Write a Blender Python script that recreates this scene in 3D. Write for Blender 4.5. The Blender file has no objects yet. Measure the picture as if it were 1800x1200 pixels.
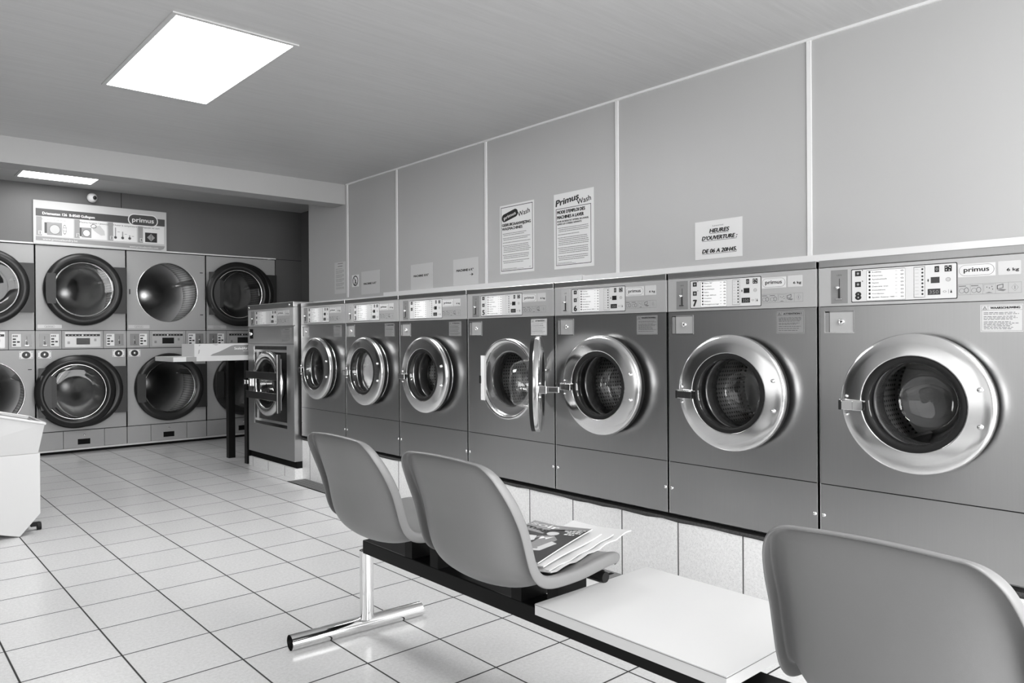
import bpy, math, random
from mathutils import Vector, Matrix
random.seed(7)
PI = math.pi
SC = bpy.context.scene
COL = SC.collection

# ------------------------------------------------------------------ camera, world, lights, exposure
W0, H0 = 1800, 1200
cam_d = bpy.data.cameras.new('camera')
cam = bpy.data.objects.new('camera', cam_d)
COL.objects.link(cam)
Rr = Vector((0.7651033846, -0.6438724846, -0.0067107721)).normalized()
Uu = Vector((0.0062140989, -0.0030381536, 0.9999760770)).normalized()
Bb = Rr.cross(Uu).normalized()
M = Matrix((Rr, Uu, Bb)).transposed().to_4x4()
M.translation = Vector((0, 0, 1.077))
cam.matrix_world = M
cam_d.sensor_fit = 'HORIZONTAL'
cam_d.sensor_width = 36
cam_d.lens = 1305.37 / 1800 * 36
cam_d.shift_x = 0.03714
cam_d.shift_y = -0.00379
cam_d.clip_start = 0.02
SC.camera = cam
SC.view_settings.view_transform = 'Standard'
SC.view_settings.look = 'None'
SC.view_settings.gamma = 1
SC.view_settings.use_curve_mapping = False
SC.view_settings.exposure = 0.5

SC.cycles.transparent_max_bounces = 24
SC.cycles.max_bounces = 14
SC.cycles.glossy_bounces = 6
world = bpy.data.worlds.new('world')
SC.world = world
world.use_nodes = True
world.node_tree.nodes['Background'].inputs[0].default_value = (0.9, 0.9, 0.9, 1)
world.node_tree.nodes['Background'].inputs[1].default_value = 1.0

def area(name, loc, rot, sx, sy, power):
    d = bpy.data.lights.new(name, 'AREA')
    d.shape = 'RECTANGLE'; d.size = sx; d.size_y = sy; d.energy = power
    o = bpy.data.objects.new(name, d); COL.objects.link(o)
    o.location = loc; o.rotation_euler = rot
    return o
# daylight entering through the shop window in the wall behind the camera (faces +y)
area('daylight_window', (1.0, -2.45, 1.35), (PI / 2, 0, 0), 4.4, 2.0, 180)
area('added_side_light', (-2.62, 1.6, 1.35), (PI / 2, 0, -PI / 2), 2.9, 1.9, 4.5)  # added light at an unseen side window, brightens the near washers

LAMP_E = 17.5
DX, WX, YD, ZC = 2.636, 3.577, 7.818, 2.51      # washer fronts, right wall, dryer fronts, ceiling

# ------------------------------------------------------------------ materials
def nt(name):
    m = bpy.data.materials.new(name); m.use_nodes = True
    t = m.node_tree; b = t.nodes['Principled BSDF']
    return m, t, b
def g(v): return (v, v, v, 1)
def plain(name, v, rough=.5, metal=0, spec=.5, noise=0, nscale=20, bump=0, bscale=200, coat=0):
    m, t, b = nt(name)
    b.inputs['Base Color'].default_value = g(v)
    b.inputs['Roughness'].default_value = rough
    b.inputs['Metallic'].default_value = metal
    b.inputs['Specular IOR Level'].default_value = spec
    b.inputs['Coat Weight'].default_value = coat
    tc = t.nodes.new('ShaderNodeTexCoord')
    if noise:
        n = t.nodes.new('ShaderNodeTexNoise'); n.inputs['Scale'].default_value = nscale; n.inputs['Detail'].default_value = 4
        r = t.nodes.new('ShaderNodeMapRange')
        r.inputs[3].default_value = max(0, v - noise); r.inputs[4].default_value = v + noise
        t.links.new(tc.outputs['Object'], n.inputs['Vector']); t.links.new(n.outputs['Fac'], r.inputs[0])
        t.links.new(r.outputs[0], b.inputs['Base Color'])
    if bump:
        n = t.nodes.new('ShaderNodeTexNoise'); n.inputs['Scale'].default_value = bscale
        bm = t.nodes.new('ShaderNodeBump'); bm.inputs['Strength'].default_value = bump; bm.inputs['Distance'].default_value = .002
        t.links.new(tc.outputs['Object'], n.inputs['Vector']); t.links.new(n.outputs['Fac'], bm.inputs['Height'])
        t.links.new(bm.outputs[0], b.inputs['Normal'])
    return m
def steel(name, v, rough, stretch=(2, 2, 120), amt=.06, bump=0, aniso=0):
    m, t, b = nt(name)
    b.inputs['Metallic'].default_value = 1
    tc = t.nodes.new('ShaderNodeTexCoord'); mp = t.nodes.new('ShaderNodeMapping'); mp.inputs['Scale'].default_value = stretch
    n = t.nodes.new('ShaderNodeTexNoise'); n.inputs['Scale'].default_value = 4; n.inputs['Detail'].default_value = 6
    t.links.new(tc.outputs['Object'], mp.inputs[0]); t.links.new(mp.outputs[0], n.inputs['Vector'])
    n2 = t.nodes.new('ShaderNodeTexNoise'); n2.inputs['Scale'].default_value = 2.2; n2.inputs['Detail'].default_value = 2
    t.links.new(tc.outputs['Object'], n2.inputs['Vector'])
    mx = t.nodes.new('ShaderNodeMath'); mx.operation = 'ADD'
    t.links.new(n.outputs['Fac'], mx.inputs[0]); t.links.new(n2.outputs['Fac'], mx.inputs[1])
    r = t.nodes.new('ShaderNodeMapRange'); r.inputs[1].default_value = .2; r.inputs[2].default_value = 1.8
    r.inputs[3].default_value = v - amt * .5; r.inputs[4].default_value = v + amt * .5
    t.links.new(mx.outputs[0], r.inputs[0]); t.links.new(r.outputs[0], b.inputs['Base Color'])
    r2 = t.nodes.new('ShaderNodeMapRange'); r2.inputs[1].default_value = .05; r2.inputs[2].default_value = .95
    r2.inputs[3].default_value = rough * .85; r2.inputs[4].default_value = rough * 1.15
    b.inputs['Roughness'].default_value = rough
    if bump:
        bm = t.nodes.new('ShaderNodeBump'); bm.inputs['Strength'].default_value = bump; bm.inputs['Distance'].default_value = .001
        t.links.new(n.outputs['Fac'], bm.inputs['Height']); t.links.new(bm.outputs[0], b.inputs['Normal'])
    return m
def tiles(name, col, grout, pitch, off, rough, axes='xy', mortar=.006, speck=.5, sscale=260):
    """square tiles with fine dark specks; off = where a joint crosses"""
    m, t, b = nt(name)
    tc = t.nodes.new('ShaderNodeTexCoord'); sp = t.nodes.new('ShaderNodeSeparateXYZ')
    t.links.new(tc.outputs['Object'], sp.inputs[0])
    def mth(op, a, c=None):
        n = t.nodes.new('ShaderNodeMath'); n.operation = op
        for i, q in enumerate((a, c)):
            if q is None: continue
            if isinstance(q, (int, float)): n.inputs[i].default_value = q
            else: t.links.new(q, n.inputs[i])
        return n.outputs[0]
    ds = []; ids = []
    for i, ax in enumerate(axes):
        if pitch[i] <= 0: continue
        a = mth('DIVIDE', mth('SUBTRACT', sp.outputs[ax.upper()], off[i]), pitch[i])
        fr = mth('FRACT', mth('ADD', a, 1000.0))
        d = mth('MULTIPLY', mth('MINIMUM', fr, mth('SUBTRACT', 1.0, fr)), pitch[i])
        ds.append(d); ids.append(mth('FLOOR', mth('ADD', a, 1000.0)))
    d = ds[0] if len(ds) == 1 else mth('MINIMUM', ds[0], ds[1])
    mask = t.nodes.new('ShaderNodeMapRange'); mask.inputs[1].default_value = mortar * .35; mask.inputs[2].default_value = mortar * .65
    t.links.new(d, mask.inputs[0])
    vo = t.nodes.new('ShaderNodeTexVoronoi'); vo.inputs['Scale'].default_value = sscale
    t.links.new(tc.outputs['Object'], vo.inputs['Vector'])
    nz = t.nodes.new('ShaderNodeTexNoise'); nz.inputs['Scale'].default_value = 90; nz.inputs['Detail'].default_value = 3
    t.links.new(tc.outputs['Object'], nz.inputs['Vector'])
    sm = t.nodes.new('ShaderNodeMapRange'); sm.inputs[1].default_value = .12; sm.inputs[2].default_value = .26
    sm.inputs[3].default_value = 1 - speck; sm.inputs[4].default_value = 1
    t.links.new(vo.outputs['Distance'], sm.inputs[0])
    nm = t.nodes.new('ShaderNodeMapRange'); nm.inputs[1].default_value = .35; nm.inputs[2].default_value = .65
    nm.inputs[3].default_value = .93; nm.inputs[4].default_value = 1.03
    t.links.new(nz.outputs['Fac'], nm.inputs[0])
    wn = t.nodes.new('ShaderNodeTexWhiteNoise'); wn.noise_dimensions = '2D'
    cb = t.nodes.new('ShaderNodeCombineXYZ'); t.links.new(ids[0], cb.inputs[0])
    if len(ids) > 1: t.links.new(ids[1], cb.inputs[1])
    t.links.new(cb.outputs[0], wn.inputs['Vector'])
    tv = mth('ADD', mth('MULTIPLY', wn.outputs['Value'], .05), .97)
    v = mth('MULTIPLY', mth('MULTIPLY', mth('MULTIPLY', sm.outputs[0], nm.outputs[0]), tv), col)
    mix = t.nodes.new('ShaderNodeMix'); mix.data_type = 'FLOAT'
    t.links.new(mask.outputs[0], mix.inputs[0]); mix.inputs[2].default_value = grout; t.links.new(v, mix.inputs[3])
    t.links.new(mix.outputs[0], b.inputs['Base Color'])
    rr = t.nodes.new('ShaderNodeMapRange'); rr.inputs[3].default_value = .8; rr.inputs[4].default_value = rough
    t.links.new(mask.outputs[0], rr.inputs[0]); t.links.new(rr.outputs[0], b.inputs['Roughness'])
    bm = t.nodes.new('ShaderNodeBump'); bm.inputs['Strength'].default_value = .5; bm.inputs['Distance'].default_value = .0015
    t.links.new(mask.outputs[0], bm.inputs['Height']); t.links.new(bm.outputs[0], b.inputs['Normal'])
    return m
def ceiling_mat():
    m, t, b = nt('ceiling_planks')
    tc = t.nodes.new('ShaderNodeTexCoord'); sp = t.nodes.new('ShaderNodeSeparateXYZ'); t.links.new(tc.outputs['Object'], sp.inputs[0])
    a = t.nodes.new('ShaderNodeMath'); a.operation = 'MULTIPLY'; a.inputs[1].default_value = 1 / .2; t.links.new(sp.outputs['Y'], a.inputs[0])
    f = t.nodes.new('ShaderNodeMath'); f.operation = 'FRACT'; t.links.new(a.outputs[0], f.inputs[0])
    r = t.nodes.new('ShaderNodeMapRange'); r.inputs[1].default_value = 0; r.inputs[2].default_value = .015
    r.inputs[3].default_value = .52; r.inputs[4].default_value = .56
    t.links.new(f.outputs[0], r.inputs[0])
    mp = t.nodes.new('ShaderNodeMapping'); mp.inputs['Scale'].default_value = (2, 40, 1); t.links.new(tc.outputs['Object'], mp.inputs[0])
    n = t.nodes.new('ShaderNodeTexNoise'); n.inputs['Scale'].default_value = 1.4; n.inputs['Detail'].default_value = 5; t.links.new(mp.outputs[0], n.inputs['Vector'])
    r2 = t.nodes.new('ShaderNodeMapRange'); r2.inputs[1].default_value = .3; r2.inputs[2].default_value = .7; r2.inputs[3].default_value = .95; r2.inputs[4].default_value = 1.04
    t.links.new(n.outputs['Fac'], r2.inputs[0])
    mu = t.nodes.new('ShaderNodeMath'); mu.operation = 'MULTIPLY'; t.links.new(r.outputs[0], mu.inputs[0]); t.links.new(r2.outputs[0], mu.inputs[1])
    t.links.new(mu.outputs[0], b.inputs['Base Color'])
    b.inputs['Roughness'].default_value = .38
    return m
def perforated(name, v, hole=.02, scale=95, rough=.22):
    """stainless drum sheet with rows of punched holes"""
    m, t, b = nt(name)
    tc = t.nodes.new('ShaderNodeTexCoord')
    vo = t.nodes.new('ShaderNodeTexVoronoi'); vo.inputs['Scale'].default_value = scale; vo.inputs['Randomness'].default_value = 0
    t.links.new(tc.outputs['UV'], vo.inputs['Vector'])
    vo.voronoi_dimensions = '2D'
    r = t.nodes.new('ShaderNodeMapRange'); r.inputs[1].default_value = .22; r.inputs[2].default_value = .3
    r.inputs[3].default_value = 0; r.inputs[4].default_value = 1
    t.links.new(vo.outputs['Distance'], r.inputs[0])
    mix = t.nodes.new('ShaderNodeMix'); mix.data_type = 'FLOAT'; mix.inputs[2].default_value = hole; mix.inputs[3].default_value = v
    t.links.new(r.outputs[0], mix.inputs[0]); t.links.new(mix.outputs[0], b.inputs['Base Color'])
    t.links.new(r.outputs[0], b.inputs['Metallic'])
    b.inputs['Roughness'].default_value = rough
    return m
def glass_mat(name, tint=.92, ior=1.5, rough=0.0):
    m = bpy.data.materials.new(name); m.use_nodes = True; t = m.node_tree; t.nodes.clear()
    o = t.nodes.new('ShaderNodeOutputMaterial'); mx = t.nodes.new('ShaderNodeMixShader'); fr = t.nodes.new('ShaderNodeFresnel'); 
    ge = t.nodes.new('ShaderNodeNewGeometry'); mi = t.nodes.new('ShaderNodeMix'); mi.data_type = 'FLOAT'
    mi.inputs[2].default_value = ior; mi.inputs[3].default_value = 1 / ior      # thin pane: same reflectance from either side
    t.links.new(ge.outputs['Backfacing'], mi.inputs[0]); t.links.new(mi.outputs[0], fr.inputs[0])
    tr = t.nodes.new('ShaderNodeBsdfTransparent'); tr.inputs[0].default_value = g(tint)
    gl = t.nodes.new('ShaderNodeBsdfGlossy'); gl.inputs['Roughness'].default_value = rough; gl.inputs[0].default_value = g(1)
    t.links.new(fr.outputs[0], mx.inputs[0]); t.links.new(tr.outputs[0], mx.inputs[1]); t.links.new(gl.outputs[0], mx.inputs[2]); t.links.new(mx.outputs[0], o.inputs[0])
    return m
def emit(name, v, s):
    m = bpy.data.materials.new(name); m.use_nodes = True; t = m.node_tree; t.nodes.clear()
    o = t.nodes.new('ShaderNodeOutputMaterial'); e = t.nodes.new('ShaderNodeEmission'); e.inputs[0].default_value = g(v); e.inputs[1].default_value = s
    t.links.new(e.outputs[0], o.inputs[0]); return m

MT = dict(
    steel=steel('brushed_stainless', .43, .30, stretch=(60, 2, 1.0), amt=.05, bump=0),
    steel_side=steel('side_stainless', .62, .25, stretch=(2, 90, 1.2)),
    ring=steel('door_ring_stainless', .74, .17, stretch=(3, 3, 3), amt=.03, bump=0),
    chrome=plain('polished_chrome', .85, .07, 1),
    screw=plain('screw_metal', .8, .2, 1),
    panel=plain('control_foil', .46, .36, .45, noise=.01),
    panel_lt=plain('control_foil_light', .60, .4, .1),
    coin=plain('coin_plate_grey', .24, .38, .3),
    coin_lt=plain('coin_plate_pale', .5, .38, .4),
    black=plain('black_print', .012, .45),
    gap=plain('dark_gap', .008, .8, spec=.1),
    bellows=plain('grey_bellows', .10, .22, .6),
    rubber=plain('black_rubber', .012, .5, spec=.2),
    white=plain('white_print', .82, .45),
    label=plain('label_foil', .26, .4, .3),
    label_lt=plain('label_foil_light', .55, .4, .2),
    greyink=plain('grey_ink', .16, .5),
    paleink=plain('pale_ink', .45, .5),
    paper=plain('white_paper', .78, .6, noise=.01, nscale=6),
    paper_g=plain('greyish_paper', .6, .6, noise=.01, nscale=6),
    lcd=plain('dark_display', .02, .12),
    digit=plain('dim_digits', .2, .4),
    dry=plain('dryer_enamel', .38, .36, noise=.008, nscale=30, spec=.4),
    dry_lo=plain('dryer_enamel_low', .35, .36, noise=.008, nscale=30, spec=.4),
    ringblk=plain('dark_door_plastic', .018, .32, spec=.35),
    ringgry=plain('hinge_cover_grey', .022, .42, bump=.2, bscale=700),
    glass=glass_mat('door_glass', .93, 1.6),
    dglass=glass_mat('dryer_glass', .72, 1.4),
    drum=perforated('perforated_drum', .55, scale=55, rough=.35),
    ddrum=perforated('perforated_dryer_drum', .55, scale=38, rough=.5),
    drumback=steel('drum_back_steel', .36, .32, stretch=(4, 4, 4)),
    chair=plain('seat_shell_plastic', .165, .42, noise=.012, nscale=7, bump=.05, bscale=500, spec=.5),
    beam=plain('black_beam_enamel', .005, .4, spec=.15),
    white_lam=plain('white_laminate', .57, .35, noise=.008, nscale=5),
    edge=plain('white_edge_band', .6, .45),
    wall=plain('wall_laminate', .48, .42, noise=.012, nscale=1.3, bump=.06, bscale=300),
    wall_dark=plain('dark_wall_laminate', .125, .45, noise=.006, nscale=1.6),
    wall_left=plain('left_wall_paint', .55, .6, noise=.02, nscale=2), wall_refl_dark=plain('left_wall_reflect_dark', .05, .5),
    wall_side=plain('painted_wall', .30, .6, noise=.02, nscale=2),
    beam_paint=plain('beam_paint', .44, .6, noise=.02, nscale=3),
    trim=plain('white_trim', .82, .4),
    ceil=ceiling_mat(),
    floor=tiles('floor_tiles', .62, .015, (.3, .3), (.704, 2.706), .17, 'xy', mortar=.0065, speck=.3),
    plinth=tiles('plinth_tiles', .80, .08, (.2955,), (2.129,), .2, 'y', mortar=.006, speck=.45, sscale=190),
    drain=plain('drain_steel', .22, .5, .5, noise=.06, nscale=120, bump=.5, bscale=150),
    sign_dk=plain('sign_dark_band', .06, .4), sign_md=plain('sign_mid_grey', .30, .4), sign_lt=plain('sign_light_grey', .55, .4),
    lamp=emit('lamp_diffuser', 1, LAMP_E),
    lamp_dim=emit('lamp_diffuser_dim', 1, 6.0),
    lampframe=plain('lamp_frame', .55, .4),
    frame_dark=plain('window_frame', .08, .4),
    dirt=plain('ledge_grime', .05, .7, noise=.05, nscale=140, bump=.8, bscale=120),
    cloth=plain('washed_laundry', .85, .8, noise=.08, nscale=9, bump=1, bscale=18),
    cover_a=plain('cover_grey_print', .25, .3), cover_b=plain('cover_dark_print', .03, .3), skin=plain('cover_light_print', .6, .35),
    cart=plain('cart_plastic', .56, .45, noise=.015, nscale=4),
    cart_in=plain('cart_inner_grey', .30, .5),
    fac=plain('opposite_facade', .5, .8),
)

# ------------------------------------------------------------------ mesh builder
_tc = {}
def text_mesh(s, bold=0.0):
    k = (s, bold)
    if k in _tc: return _tc[k]
    c = bpy.data.curves.new('t', 'FONT'); c.body = s; c.size = 1; c.resolution_u = 3;  c.fill_mode = 'FRONT'
    o = bpy.data.objects.new('t', c); COL.objects.link(o)
    dg = bpy.context.evaluated_depsgraph_get()
    me = bpy.data.meshes.new_from_object(o.evaluated_get(dg))
    vs = [tuple(v.co) for v in me.vertices]; fs = [tuple(p.vertices) for p in me.polygons]
    bpy.data.objects.remove(o); bpy.data.curves.remove(c); bpy.data.meshes.remove(me)
    x0 = min(v[0] for v in vs); x1 = max(v[0] for v in vs)
    _tc[k] = ([(v[0] - x0, v[1]) for v in vs], fs, x1 - x0)
    return _tc[k]

class MB:
    def __init__(s): s.v = []; s.f = []; s.m = []; s.sm = []; s.uv = {}; s.mats = []
    def mi(s, m):
        m = MT[m]
        if m not in s.mats: s.mats.append(m)
        return s.mats.index(m)
    def add(s, vs, fs, m, smooth=False, T=None):
        n = len(s.v); k = s.mi(m)
        for v in vs:
            s.v.append(tuple(T @ Vector(v)) if T else tuple(v))
        for f in fs:
            s.f.append([i + n for i in f]); s.m.append(k); s.sm.append(smooth)
        return s
    def box(s, x0, x1, y0, y1, z0, z1, m, T=None):
        vs = [(x, y, z) for x in (x0, x1) for y in (y0, y1) for z in (z0, z1)]
        return s.add(vs, [(0, 1, 3, 2), (4, 6, 7, 5), (0, 4, 5, 1), (2, 3, 7, 6), (0, 2, 6, 4), (1, 5, 7, 3)], m, T=T)
    def prism(s, pts, y0, y1, m, T=None):
        """polygon pts (x,z) pushed from y0 to y1"""
        n = len(pts); vs = [(x, y0, z) for x, z in pts] + [(x, y1, z) for x, z in pts]
        fs = [list(range(n)), list(range(2 * n - 1, n - 1, -1))] + [(i, i + n, (i + 1) % n + n, (i + 1) % n) for i in range(n)]
        return s.add(vs, fs, m, T=T)
    def rprism(s, x0, x1, z0, z1, r, y0, y1, m, k=5, T=None):
        p = []
        for cx, cz, a in ((x1 - r, z1 - r, 0), (x0 + r, z1 - r, 90), (x0 + r, z0 + r, 180), (x1 - r, z0 + r, 270)):
            for i in range(k + 1):
                t = math.radians(a + 90 * i / k); p.append((cx + r * math.cos(t), cz + r * math.sin(t)))
        return s.prism(p, y0, y1, m, T=T)
    def ellipse(s, cx, cz, rx, rz, y0, y1, m, n=24, T=None, hole=0):
        if not hole:
            return s.prism([(cx + rx * math.cos(2 * PI * i / n), cz + rz * math.sin(2 * PI * i / n)) for i in range(n)], y0, y1, m, T=T)
        vs = []; fs = []
        for i in range(n):
            c, d = math.cos(2 * PI * i / n), math.sin(2 * PI * i / n)
            vs += [(cx + rx * c, y0, cz + rz * d), (cx + rx * hole * c, y0, cz + rz * hole * d), (cx + rx * hole * c, y1, cz + rz * hole * d), (cx + rx * c, y1, cz + rz * d)]
        for i in range(n):
            a = 4 * i; b = 4 * ((i + 1) % n)
            for q in range(4): fs.append((a + q, b + q, b + (q + 1) % 4, a + (q + 1) % 4))
        return s.add(vs, fs, m, T=T)
    def lathe(s, cx, cz, prof, m, n=64, closed=False, smooth=True, T=None, a0=0, a1=2 * PI, cap=False):
        """prof = (r, y) pairs turned about the axis through (cx, cz) along y"""
        full = abs(a1 - a0 - 2 * PI) < 1e-6
        cols = n if full else n + 1
        vs = []; fs = []
        for i in range(cols):
            a = a0 + (a1 - a0) * i / n
            for r, y in prof: vs.append((cx + r * math.cos(a), y, cz + r * math.sin(a)))
        k = len(prof)
        for i in range(n):
            j = (i + 1) % cols
            for q in range(k if closed else k - 1):
                w = (q + 1) % k
                fs.append((i * k + q, i * k + w, j * k + w, j * k + q))
        return s.add(vs, fs, m, smooth, T)
    def disc(s, cx, cz, r, y, m, n=48, T=None):
        return s.add([(cx + r * math.cos(2 * PI * i / n), y, cz + r * math.sin(2 * PI * i / n)) for i in range(n)], [list(range(n))], m, T=T)
    def tube(s, p0, p1, r, m, n=20, cap=True, r1=None, inner=0):
        p0 = Vector(p0); p1 = Vector(p1); d = (p1 - p0).normalized()
        a = d.orthogonal().normalized(); b = d.cross(a); r1 = r if r1 is None else r1
        vs = []
        for p, q in ((p0, r), (p1, r1)):
            vs += [tuple(p + (a * math.cos(2 * PI * i / n) + b * math.sin(2 * PI * i / n)) * q) for i in range(n)]
        fs = [(i, (i + 1) % n, (i + 1) % n + n, i + n) for i in range(n)]
        s.add(vs, fs, m, True)
        if cap:
            s.add(vs[:n], [list(range(n))[::-1]], m); s.add(vs[n:], [list(range(n))], m)
        return s
    def text(s, body, x, z, h, y, m, width=None, bold=0.0, shear=0.0, align='l', mapf=None, ang=0.0, T=None):
        """letters whose capitals stand h tall, baseline at z, lying in the plane y"""
        vs, fs, w = text_mesh(body)
        k = h / .70; kx = k if width is None else width / w
        tot = w * kx; ox = {'l': 0, 'c': -tot / 2, 'r': -tot}[align]
        ca, sa = math.cos(ang), math.sin(ang)
        out = []
        for a, b in vs:
            px = a * kx + ox + b * k * shear; pz = b * k
            q = (x + px * ca - pz * sa, y, z + px * sa + pz * ca)
            out.append(mapf(q) if mapf else q)
        s.add(out, fs, m, T=T)
        if bold >= .005:
            for e_, (dx, dz) in enumerate(((1, 0), (-1, 0), (0, .6), (0, -.6))):
                d = bold * 1.5 * k; o2 = []
                for a, b in vs:
                    px = a * kx + ox + b * k * shear + dx * d; pz = b * k + dz * d
                    q = (x + px * ca - pz * sa, y - .00004 * (e_ + 1), z + px * sa + pz * ca)
                    o2.append(mapf(q) if mapf else q)
                s.add(o2, fs, m, T=T)
        return s
    def build(s, name, parent=None, loc=None, rot=None, bevel=0, label=None, subsurf=0, solid=0):
        me = bpy.data.meshes.new(name); me.from_pydata(s.v, [], s.f)
        for m in s.mats: me.materials.append(m)
        for p, k, q in zip(me.polygons, s.m, s.sm): p.material_index = k; p.use_smooth = q
        me.update()
        o = bpy.data.objects.new(name, me); COL.objects.link(o)
        if parent: o.parent = parent
        if loc is not None: o.location = loc
        if rot is not None: o.rotation_euler = rot
        if label: o['label'] = label
        if solid:
            q = o.modifiers.new('s', 'SOLIDIFY'); q.thickness = solid; q.offset = 0
        if bevel:
            q = o.modifiers.new('b', 'BEVEL'); q.width = bevel; q.segments = 2; q.limit_method = 'ANGLE'; q.angle_limit = math.radians(50)
        if subsurf:
            q = o.modifiers.new('u', 'SUBSURF'); q.levels = subsurf; q.render_levels = subsurf
        return o

def uv_drum(o, cx, cz, R):
    """unroll a drum: u round the wall, v along it; the back sheet is mapped flat"""
    me = o.data; uv = me.uv_layers.new(name='UVMap')
    for p in me.polygons:
        fl = abs(p.normal.y) > .7
        c = p.center; ac = math.atan2(c.z - cz, c.x - cx)
        for li in p.loop_indices:
            v = me.vertices[me.loops[li].vertex_index].co
            if fl: uv.data[li].uv = (v.x, v.z)
            else:
                a = math.atan2(v.z - cz, v.x - cx)
                while a - ac > PI: a -= 2 * PI
                while a - ac < -PI: a += 2 * PI
                uv.data[li].uv = (a * R, v.y)

def thing(name, label, cat, loc=(0, 0, 0), rz=0.0, group=None):
    o = bpy.data.objects.new(name, None); COL.objects.link(o)
    o.location = loc; o.rotation_euler = (0, 0, rz); o.empty_display_size = .1
    o['label'] = label; o['category'] = cat
    if group: o['group'] = group
    return o
def tag(o, label, cat, group=None):
    o['label'] = label; o['category'] = cat
    if group: o['group'] = group
    return o
def struct(mb, name, **k):
    o = mb.build(name, **k); o['kind'] = 'structure'; return o
def B(x0, x1, y0, y1, z0, z1, m): return MB().box(x0, x1, y0, y1, z0, z1, m)

# ------------------------------------------------------------------ the room
XL, YF = -2.4, -2.2
struct(B(XL - .2, 4.2, YF - .2, 8.6, -.12, 0, 'floor'), 'floor')
struct(B(XL - .2, 4.2, YF - .2, 8.6, ZC, ZC + .12, 'ceil'), 'ceiling')
struct(B(WX, 3.99, YF, 6.845, 0, ZC, 'wall'), 'wall_right')
struct(B(3.99, 4.15, 6.7, YD + .12, 0, ZC, 'wall_dark'), 'wall_right_rear')
wl = MB()
wl.box(XL - .15, XL, YF, 4.5, 0, .4, 'wall_left'); wl.box(XL - .15, XL, YF, 4.5, 2.3, ZC, 'wall_left')
wl.box(XL - .15, XL, YF, .15, .4, 2.3, 'wall_left'); wl.box(XL - .15, XL, 3.05, 4.5, .4, 2.3, 'wall_left')
struct(wl, 'wall_left')
wlw = MB()
for y in (.15, 1.575, 3.0): wlw.box(XL - .1, XL - .04, y, y + .05, .4, 2.3, 'frame_dark')
for z in (.4, 2.25): wlw.box(XL - .1, XL - .04, .15, 3.05, z, z + .05, 'frame_dark')
struct(wlw, 'added_window')  # unseen window, added to give the near steel something bright to reflect
struct(B(XL - .15, XL, 4.5, YD + .12, 0, ZC, 'wall_refl_dark'), 'wall_left_rear')  # unseen stretch, made dark so the far washers' steel reflects less light
wb = MB()
wb.box(XL, 3.99, YD, YD + .12, 1.968, ZC, 'wall_dark')
wb.box(3.672, 3.99, YD, YD + .12, 0, 1.968, 'wall_dark')
wb.box(XL, .52, YD, YD + .12, 0, 1.968, 'wall_dark')
wb.box(XL, 3.99, YD + .9, YD + 1.0, 0, ZC, 'wall_dark')
wb.box(2.054, 2.059, YD - .0012, YD, 1.968, ZC, 'gap')
wb.box(3.672, 3.99, YD - .0012, YD, 1.955, 1.959, 'gap')
struct(wb, 'wall_back')
struct(B(XL, WX, 6.115, 6.33, 2.322, ZC, 'beam_paint'), 'ceiling_beam')
# shop front behind the camera: low sill wall, piers, head, glazed opening
wf = MB()
wf.box(XL, 4.0, YF - .15, YF, 0, .25, 'wall_side')
wf.box(XL, 4.0, YF - .15, YF, 2.35, ZC, 'wall_side')
wf.box(XL, -1.3, YF - .15, YF, .25, 2.35, 'wall_side')
wf.box(3.3, 4.0, YF - .15, YF, .25, 2.35, 'wall_side')
struct(wf, 'wall_front')
wfm = MB()
for x in (-1.3, .2, 1.75, 3.25): wfm.box(x, x + .05, YF - .1, YF - .04, .25, 2.35, 'frame_dark')
for z in (.25, 2.3): wfm.box(-1.3, 3.3, YF - .1, YF - .04, z, z + .05, 'frame_dark')
struct(wfm, 'window_1')
# seam strips, cornice and the white board above the machines
tr = 1
for y, w in ((6.077, .028), (5.258, .022), (4.101, .022), (2.887, .022), (1.708, .022), (.49, .022), (-.72, .022)):
    struct(B(WX - .006, WX, y - w / 2, y + w / 2, 1.45, ZC, 'trim'), 'trim_%d' % tr); tr += 1
struct(B(WX - .012, WX, YF, 6.09, ZC - .012, ZC, 'trim'), 'trim_%d' % tr); tr += 1
for y0, y1, zt in ((YF, 2.461 * 3.577 / 2.8, 1.456), (2.461 * 3.577 / 2.8 + .008, 5.43, 1.462)):
    struct(B(WX - .03, WX, y0, y1, 1.30, zt, 'trim'), 'trim_%d' % tr); tr += 1
struct(B(WX - .03, WX, 5.43, 6.7, 1.30, 1.435, 'trim'), 'trim_%d' % tr); tr += 1
struct(B(XL, 3.67, YD - .012, YD, 1.953, 1.966, 'trim'), 'trim_%d' % tr); tr += 1
# tiled plinths
pl = MB(); pl.box(2.654, WX, YF, 5.205, 0, .298, 'plinth')
struct(pl, 'trim_%d' % tr); tr += 1
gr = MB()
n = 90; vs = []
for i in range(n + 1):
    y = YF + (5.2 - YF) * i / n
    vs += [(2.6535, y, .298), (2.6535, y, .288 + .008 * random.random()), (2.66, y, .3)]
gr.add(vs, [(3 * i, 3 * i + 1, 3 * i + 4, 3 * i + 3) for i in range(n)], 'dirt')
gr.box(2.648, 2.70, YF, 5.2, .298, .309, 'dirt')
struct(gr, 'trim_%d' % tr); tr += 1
p1 = MB(); p1.box(2.59, WX, 5.206, 6.05, 0, .077, 'plinth')
struct(p1, 'trim_%d' % tr); tr += 1

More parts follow.
